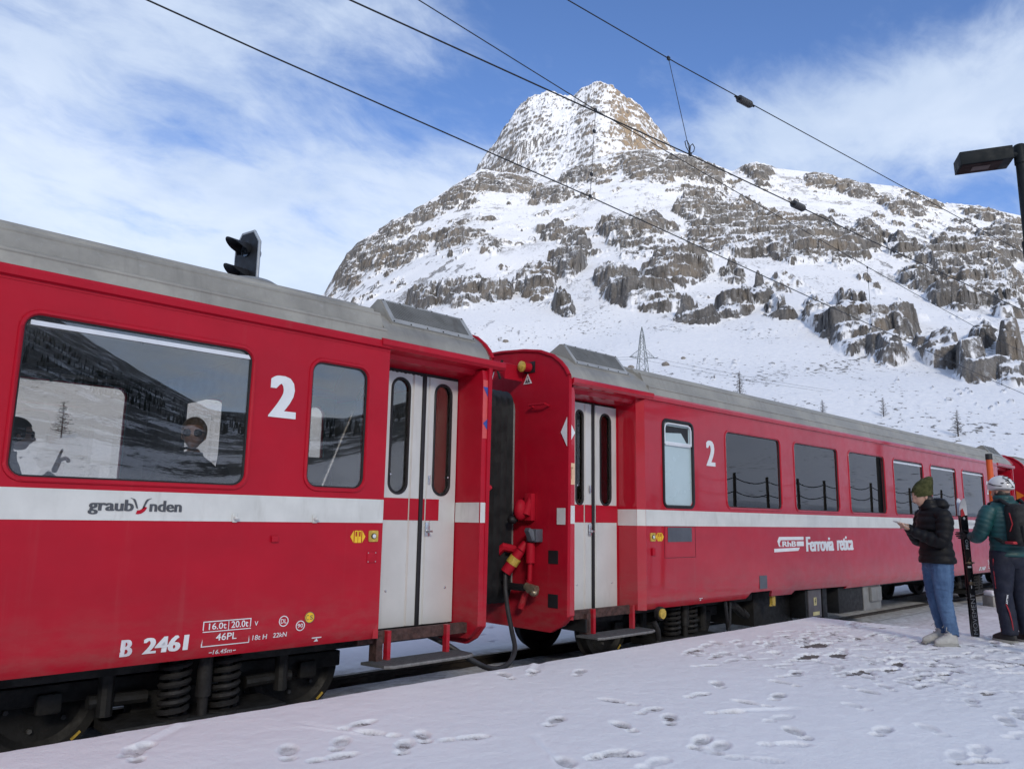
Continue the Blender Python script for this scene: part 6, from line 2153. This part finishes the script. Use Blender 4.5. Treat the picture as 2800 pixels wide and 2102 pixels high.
dropper((7.86, 6.50, 6.93), (7.74, 6.50, 5.61), 'dropper wire hanging below the summit between carrying and contact wire')
dropper((17.4, 6.5, 6.94), (17.4, 6.49, 5.61), 'dropper wire in front of the lower right cliff of the mountain')
dropper((27.9, 6.49, 7.08), (27.6, 6.48, 5.61), 'farthest dropper wire near the right edge above the third carriage')
W2P = [(-10, 7.1, 5.60), (3.16, 5.32, 5.60), (7.6, 4.83, 5.60), (12.17, 4.43, 5.62), (18.2, 3.77, 5.60), (40, 1.4, 5.6)]
wire('contact_wire', W2P, .0085, 'second contact wire slanting over the platform with an insulator in the middle', 'wire', 'overhead contact wires')
W4P = [(-10, 6.6, 7.25), (2, 5.42, 6.95), (5.77, 5.14, 6.86), (7.62, 4.98, 6.87), (12.1, 4.50, 6.92), (16.8, 4.02, 6.98), (22.0, 3.5, 7.1), (40, 1.5, 7.3)]
wire('messenger_wire', W4P, .0075, 'highest carrying wire running through the blue sky at the right', 'wire', 'overhead carrying wires')
dropper((7.45, 4.995, 6.87), (7.62, 4.83, 5.61), 'dropper wire with a heart-shaped loop against the white cloud', 0, True)
dropper((19.3, 3.76, 7.04), (19.3, 3.65, 5.61), 'faint dropper wire in front of the far right slope', 0)


def insulator(p, d, label):
    d = Vector(d).normalized()
    e = empty('insulator', p); tag(e, label, 'insulator', 'insulators of the overhead line')
    S_ = .66
    mb = MB().lathe([(.0, -.34), (.016, -.33), (.016, -.28), (.034, -.26), (.030, -.18)], (0, 0, 0), d, 12).lathe([(.030, .18), (.034, .26), (.016, .28), (.016, .33), (.0, .34)], (0, 0, 0), d, 12)
    mb.build('end_fitting', WIRE, e, smooth=30).scale = (S_,) * 3
    pr = [(.0, -.185), (.062, -.18)]
    for i in range(6):
        h = -.165 + i * .066
        pr += [(.078, h - .012), (.078, h + .012), (.066, h + .022), (.066, h + .044)]
    pr += [(.062, .18), (0, .185)]
    MB().lathe(pr, (0, 0, 0), d, 18).build('insulator_body', INSUL, e, smooth=30).scale = (S_,) * 3
    return e


insulator((9.03, 4.85, 6.885), Vector((12.1, 4.50, 6.92)) - Vector((7.62, 4.98, 6.87)), 'ribbed dark insulator on the wire through blue sky')
insulator((10.0, 4.62, 5.612), Vector((12.17, 4.43, 5.62)) - Vector((7.6, 4.83, 5.60)), 'ribbed dark insulator on the wire over the rocky ridge')

# ---- lamp post on the platform
LAMPM = simple('dark_green_grey_lamp', (.012, .016, .018), .6, var=.15, spec=.2)
lamp = empty('street_lamp', (9.22, 1.80, 0))
tag(lamp, 'dark platform lamp post with a flat box head at the right edge', 'street lamp')
lamp.rotation_euler = (0, 0, 0)
ax = Vector((-.716, .698, 0))               # the head points along the platform towards the train
MB().cyl((0, 0, 0), (0, 0, 4.15), .062, .062, 20).cyl((0, 0, 4.15), (0, 0, 5.20), .050, .050, 20).cyl((0, 0, 4.12), (0, 0, 4.17), .066, .066, 20).cyl((0, 0, 0), (0, 0, .9), .075, .075, 20).build('lamp_pole', LAMPM, lamp, smooth=40)
MB().cyl((0, 0, 5.03), (0, 0, 5.23), .060, .060, 18).sphere((0, 0, 5.23), .060, (1, 1, .4), 14, 8).cyl(ax * .04 + Vector((0, 0, 5.13)), ax * .14 + Vector((0, 0, 5.13)), .035, .035, 10).build('lamp_bracket', LAMPM, lamp, smooth=40)
hb = MB().box(.10, .60, -.14, .14, -.075, .07, .006).build('lamp_head', LAMPM, lamp)
hM3 = Matrix.Translation((0, 0, 5.13)) @ Matrix.Rotation(math.atan2(ax.y, ax.x) - .30, 4, 'Z') @ Matrix.Rotation(rad(2), 4, 'Y')
hb.data.transform(hM3)
g = MB().box(.20, .58, -.12, .12, -.081, -.075).build('lamp_glass', simple('lamp_glass', (.018, .007, .006), .6, spec=.15), hb); g.data.transform(hM3)
g = MB().box(.30, .47, -.05, .05, -.085, -.081).build('led_panel', simple('led_panel', (.12, .095, .09), .6, spec=.15), hb); g.data.transform(hM3)

# ---- railway signal behind the train
sg = empty('railway_signal', (5.43, 12.0, 0))
tag(sg, 'black two-lamp railway signal with hooded lamps above the front carriage roof', 'signal')
SIGB = simple('black_signal_board', (.010, .011, .013), .5)
SGM = Matrix.Translation((0, 0, 5.45)) @ Matrix.Rotation(rad(191), 4, 'Z') @ Matrix.Scale(.9, 4)
loop = [(-.34, -.75), (.34, -.75), (.34, .25), (.17, .48), (-.17, .48), (-.34, .25)]
mb = MB().poly([(0, a, b) for a, b in loop], (-.05, 0, 0)).build('signal_board', SIGB, sg); mb.data.transform(SGM)
e_ = MB().tube([(-.02, a, b) for a, b in loop], .030, 6, closed=True).build('board_edge', simple('pale_signal_edge', (.34, .38, .42), .5), mb); e_.data.transform(SGM)
for z in (.12, -.38):
    h = MB(); n = 20; A = []; B = []
    for i in range(n + 1):
        t = math.pi * (-.12 + 1.24 * i / n)
        A.append(h.bm.verts.new((.01, .15 * math.cos(t), z + .15 * math.sin(t))))
        L = .34 if True else 0
        B.append(h.bm.verts.new((.10 + L * max(0, math.sin(t)) ** .7, .165 * math.cos(t), z + .165 * math.sin(t) - .02)))
    for i in range(n): h.bm.faces.new((A[i], A[i + 1], B[i + 1], B[i]))
    hd_ = h.build('lamp_hood', SIGB, sg, smooth=60); hd_.data.transform(SGM)
    l = MB().cyl((.005, 0, z), (.03, 0, z), .115, .115, 20).build('signal_lens', simple('dark_lens', (.02, .025, .03), .08, coat=1), hd_); l.data.transform(SGM)
    l = MB().lathe([(.14, -.05), (.15, -.16), (.10, -.25), (0, -.27)], (0, 0, z), (1, 0, 0), 16).build('lamp_housing', SIGB, sg, smooth=50); l.data.transform(SGM)
MB().cyl((.10, .12, 0), (.10, .12, 5.2), .05, .05, 12).cyl((.35, .25, 4.3), (.12, .1, 5.35), .028, .028, 8).build('signal_mast', simple('galvanised_steel', (.28, .29, .30), .5, metal=.5), sg)

# ---- lattice pylon on the slope
PYM = simple('grey_green_lattice_steel', (.10, .125, .115), .6, metal=.2)
px_, py_, pz_ = terr(53.81, 145)
ptop = 145 * math.tan(rad(14.0)) + CAMZ
py = empty('power_pylon', (px_, py_, pz_ - .5))
tag(py, 'green-grey lattice power pylon on the snow slope behind the middle carriage', 'pylon')
H = ptop - pz_ + .5
tw = MB()


def pw(z):
    return 1.55 * (1 - z / H) ** .9 * (H / 18) + .10


zs = [0, .14, .27, .39, .50, .59, .67, .74, .80, .86, .92]
zs = [k * H for k in zs]
cor = lambda z, k: Vector(((pw(z)) * (1 if k in (0, 1) else -1), (pw(z)) * (1 if k in (0, 3) else -1), z))
for k in range(4):
    tw.tube([cor(z, k) for z in zs] + [Vector((0, 0, H))], .05, 5)
    for i in range(len(zs) - 1):
        a, b = zs[i], zs[i + 1]
        tw.tube([cor(a, k), cor(b, (k + 1) % 4)], .025, 4).tube([cor(a, (k + 1) % 4), cor(b, k)], .025, 4).tube([cor(b, k), cor(b, (k + 1) % 4)], .025, 4)
tag(tw.build('pylon_tower', PYM, py, smooth=30), kind='stuff')
arms = []
for zf, L in ((.705, 2.5), (.45, 3.3)):
    z = zf * H
    for s in (-1, 1):
        am = MB(); tip = Vector((s * L, 0, z))
        a_, b_ = Vector((s * pw(z), pw(z), z)), Vector((s * pw(z), -pw(z), z))
        c_, d_ = Vector((s * pw(z), pw(z), z + .07 * H)), Vector((s * pw(z), -pw(z), z + .07 * H))
        for q in (a_, b_, c_, d_): am.tube([q, tip], .035, 5)
        for t in (.3, .6):
            am.tube([a_.lerp(tip, t), c_.lerp(tip, t)], .022, 4).tube([b_.lerp(tip, t), d_.lerp(tip, t)], .022, 4).tube([a_.lerp(tip, t), b_.lerp(tip, t)], .022, 4)
        o_ = am.build('pylon_arm', PYM, py)
        MB().cyl(tip, tip + Vector((.2, -1.1, -.05)), .07, .07, 6).build('insulator_string', INSUL, o_)
        arms.append(Vector((px_, py_, pz_ - .5)) + tip)
py.rotation_euler = (0, 0, rad(-35))
_rot = Matrix.Rotation(rad(-35), 3, 'Z')
base = Vector((px_, py_, pz_ - .5))
POWER = simple('thin_power_line', (.10, .105, .115), .6)
dirv = Vector((.80, -.60, 0)).normalized()
for i, tp in enumerate([_rot @ (a - base) + base for a in arms]):
    for j, (sgn, L_) in enumerate(((1, 150), (-1, 150))):
        q = tp + (Vector((.86, -.50, 0)) if sgn > 0 else Vector((-.86, .50, 0))) * L_
        q.z = tp.z + (-2.5 if sgn > 0 else 1.0)
        wire('power_line', sag(tp, q, 4.5, 20), .022, 'thin power line running to the %s from the %s %s arm of the pylon' % ('right' if sgn > 0 else 'left', 'upper' if i < 2 else 'lower', 'left' if i % 2 == 0 else 'right'), 'power line', 'power lines on the slope', POWER)

# ---- bare larches on the lower slope
TRUNK = simple('larch_bark', (.045, .036, .03), .9, var=.4)
TWIG = simple('larch_twigs', (.052, .040, .032), .95, var=.4)


def find_r(az, el):
    rr = np.linspace(80, 330, 700)
    X, Y, Z = shape_terrain(np.full_like(rr, az), rr)[:3]
    e = np.degrees(np.arctan2(Z - CAMZ, rr))
    k = np.nonzero(e >= el)[0]
    return float(rr[k[0]]) if len(k) else 200.0


def larch(az, el_b, el_t, label, seed, spread=.26):
    rs = np.random.RandomState(seed)
    r = find_r(az, el_b)
    x, y, z = terr(az, r)
    h = r * (math.tan(rad(el_t)) - math.tan(rad(el_b)))
    t = empty('larch_tree', (x, y, z - .1)); tag(t, label, 'tree', 'bare larches on the snow slope')
    lean = rs.uniform(-.05, .05)
    tr = MB().tube([(lean * h * k * k, 0, h * k) for k in np.linspace(0, 1, 8)], .05, 7, radii=[.022 * h * (1 - k) + .006 for k in np.linspace(0, 1, 8)])
    tr.build('trunk', TRUNK, t, smooth=60)
    cr = MB()
    n = 74
    for i in range(n):
        k = .14 + .84 * (i / n)
        L = h * spread * (1.05 - k) ** .75 * rs.uniform(.55, 1.15)
        a = i * 2.4 + rs.uniform(-.5, .5)
        d = Vector((math.cos(a), math.sin(a), rs.uniform(-.30, .12)))
        p0 = Vector((lean * h * k * k, 0, h * k))
        mid = p0 + d * L * .55 + Vector((0, 0, -.03 * L)); end = p0 + d * L + Vector((0, 0, .12 * L))
        cr.tube([p0, mid, end], .01, 4, radii=[.0075 * h, .005 * h, .0028 * h])
        for q in range(8):
            tt = rs.uniform(.3, 1)
            b = p0.lerp(mid, tt * 2) if tt < .5 else mid.lerp(end, tt * 2 - 1)
            e2 = b + Vector((rs.uniform(-1, 1), rs.uniform(-1, 1), rs.uniform(-.8, .5))) * L * .26
            cr.tube([b, e2], .01, 3, radii=[.0036 * h, .002 * h])
    cr.build('crown', TWIG, t, smooth=60)
    return t


larch(60.7, 8.7, 10.64, 'tallest bare larch just above the carriage roof, nearest the pylon', 1)
larch(66.15, 7.40, 8.42, 'small bushy larch above the roof, second from the left', 2, .36)
larch(69.93, 7.05, 8.40, 'slim bare larch standing beside scattered rocks, third from the left', 3)
larch(74.17, 5.62, 7.40, 'rightmost bare larch on the slope above the two people', 4)
larch(14.0, 4.6, 7.0, 'bare larch seen through the big carriage window', 5, .34)

# ---- pale boulder by the pylon and other large rocks
BLD = simple('pale_boulder', (.26, .235, .205), .9, var=.35, vscale=1.5, bmp=.6, bscale=4)


def boulder(az, el_, size, label, seed):
    r = find_r(az, el_); x, y, z = terr(az, r)
    bm = bmesh.new(); bmesh.ops.create_icosphere(bm, subdivisions=4, radius=1.0)
    c = np.array([v.co[:] for v in bm.verts])
    n = fbm(c[:, 0] * 1.1 + seed, c[:, 1] * 1.1 + c[:, 2] * .9, 4, seed=700 + seed) + .35 * fbm(c[:, 0] * 4 + c[:, 2] * 3, c[:, 1] * 4, 2, seed=710, ridged=True)
    for v, k in zip(bm.verts, n):
        v.co = Vector((v.co.x * 1.25, v.co.y, v.co.z * .75)) * size * (1 + .35 * k)
    me = bpy.data.meshes.new('boulder'); bm.to_mesh(me); bm.free()
    o = link_mesh('boulder', me, BLD, None, 35); o.location = (x, y, z + size * .2)
    return tag(o, label, 'boulder', 'boulders on the lower slope')


boulder(55.5, 11.15, .85, 'pale rounded boulder on the snow just right of the pylon', 1)
boulder(53.0, 11.0, .7, 'rock behind the carriage roof close left of the pylon foot', 2)
boulder(43.6, 12.9, .8, 'pale rock peeping over the gap between the two carriages', 3)
boulder(56.8, 11.6, .5, 'small brown rock on the slope above the pale boulder', 4)

# ---- orange snow marker posts and concrete blocks beyond the platform
ORG = simple('orange_post_paint', (.72, .11, .015), .45, coat=.2, var=.12)
post = empty('marker_post', (10.78, 2.74, -.36))
tag(post, 'tall orange marker post with a black cap behind the skier', 'marker post', 'orange marker posts')
MB().cyl((0, 0, 0), (0, 0, 2.40), .036, .036, 16).build('post', ORG, post, smooth=40)
MB().cyl((0, 0, 2.40), (0, 0, 2.47), .039, .037, 16).build('post_cap', BLACKR, post, smooth=40)
CONC = simple('pale_concrete', (.30, .29, .27), .85, var=.2, vscale=6, bmp=.4, bscale=50)
SNB = simple('snow_lump', (.82, .84, .88), .7, var=.04, bmp=.4, bscale=18)
for (x, y, w_, d_, h_, lab) in ((18.4, 4.70, .55, .32, .24, 'low pale concrete block with snow on top beside the skier'), (22.9, 5.02, 1.9, .3, .34, 'long concrete kerb block capped with snow at the right edge')):
    b = empty('concrete_block', (x, y, -.38), rad(-38)); tag(b, lab, 'concrete block', 'concrete blocks beside the crossing')
    MB().box(-w_ / 2, w_ / 2, -d_ / 2, d_ / 2, 0, h_, .02).build('block', CONC, b)
    MB().box(-w_ / 2 + .01, w_ / 2 - .01, -d_ / 2 + .01, d_ / 2 - .01, h_ - .01, h_ + .10, .045).build('snow_cap', SNB, b, smooth=60)

# ---- rope fence and masts on the bank behind the photographer, seen as reflections in the windows
WOOD = simple('grey_weathered_wood', (.085, .068, .052), .9, var=.3, vscale=8)
ends = []
for i in range(15):
    x = 14 + i * 2.3; y = -3.2 - .06 * i
    z = float(ground_h(np.array([x]), np.array([y]))[0][0])
    o = MB().cyl((0, 0, -.2), (0, 0, 1.25), .06, .05, 10).build('fence_post', WOOD, None, smooth=40); o.location = (x, y, z)
    tag(o, 'weathered wooden fence post reflected in the carriage windows', 'fence post', 'fence posts beside the crossing behind the photographer')
    ends.append(Vector((x, y, z)))
for hh in (.65, 1.1):
    pts = []
    for a, b in zip(ends[:-1], ends[1:]):
        pts += sag(a + Vector((0, 0, hh)), b + Vector((0, 0, hh)), .14, 8)[:-1]
    tag(MB().tube(pts + [ends[-1] + Vector((0, 0, hh))], .018, 6).build('fence_rope', BLACKR, None, smooth=60), '%s sagging rope between the fence posts, reflected in the windows' % ('upper' if hh > 1 else 'lower'), 'rope', 'fence ropes on the bank')
mast = MB().cyl((0, 0, -.4), (0, 0, 7.2), .13, .11, 14).box(-.05, .05, 0, 3.2, 6.3, 6.4).build('catenary_mast', simple('dark_mast_steel', (.03, .03, .032), .6), None, smooth=40)
mast.location = (32.4, -2.4, -.35)
tag(mast, 'dark overhead line mast reflected as a black bar in the third carriage window', 'mast')
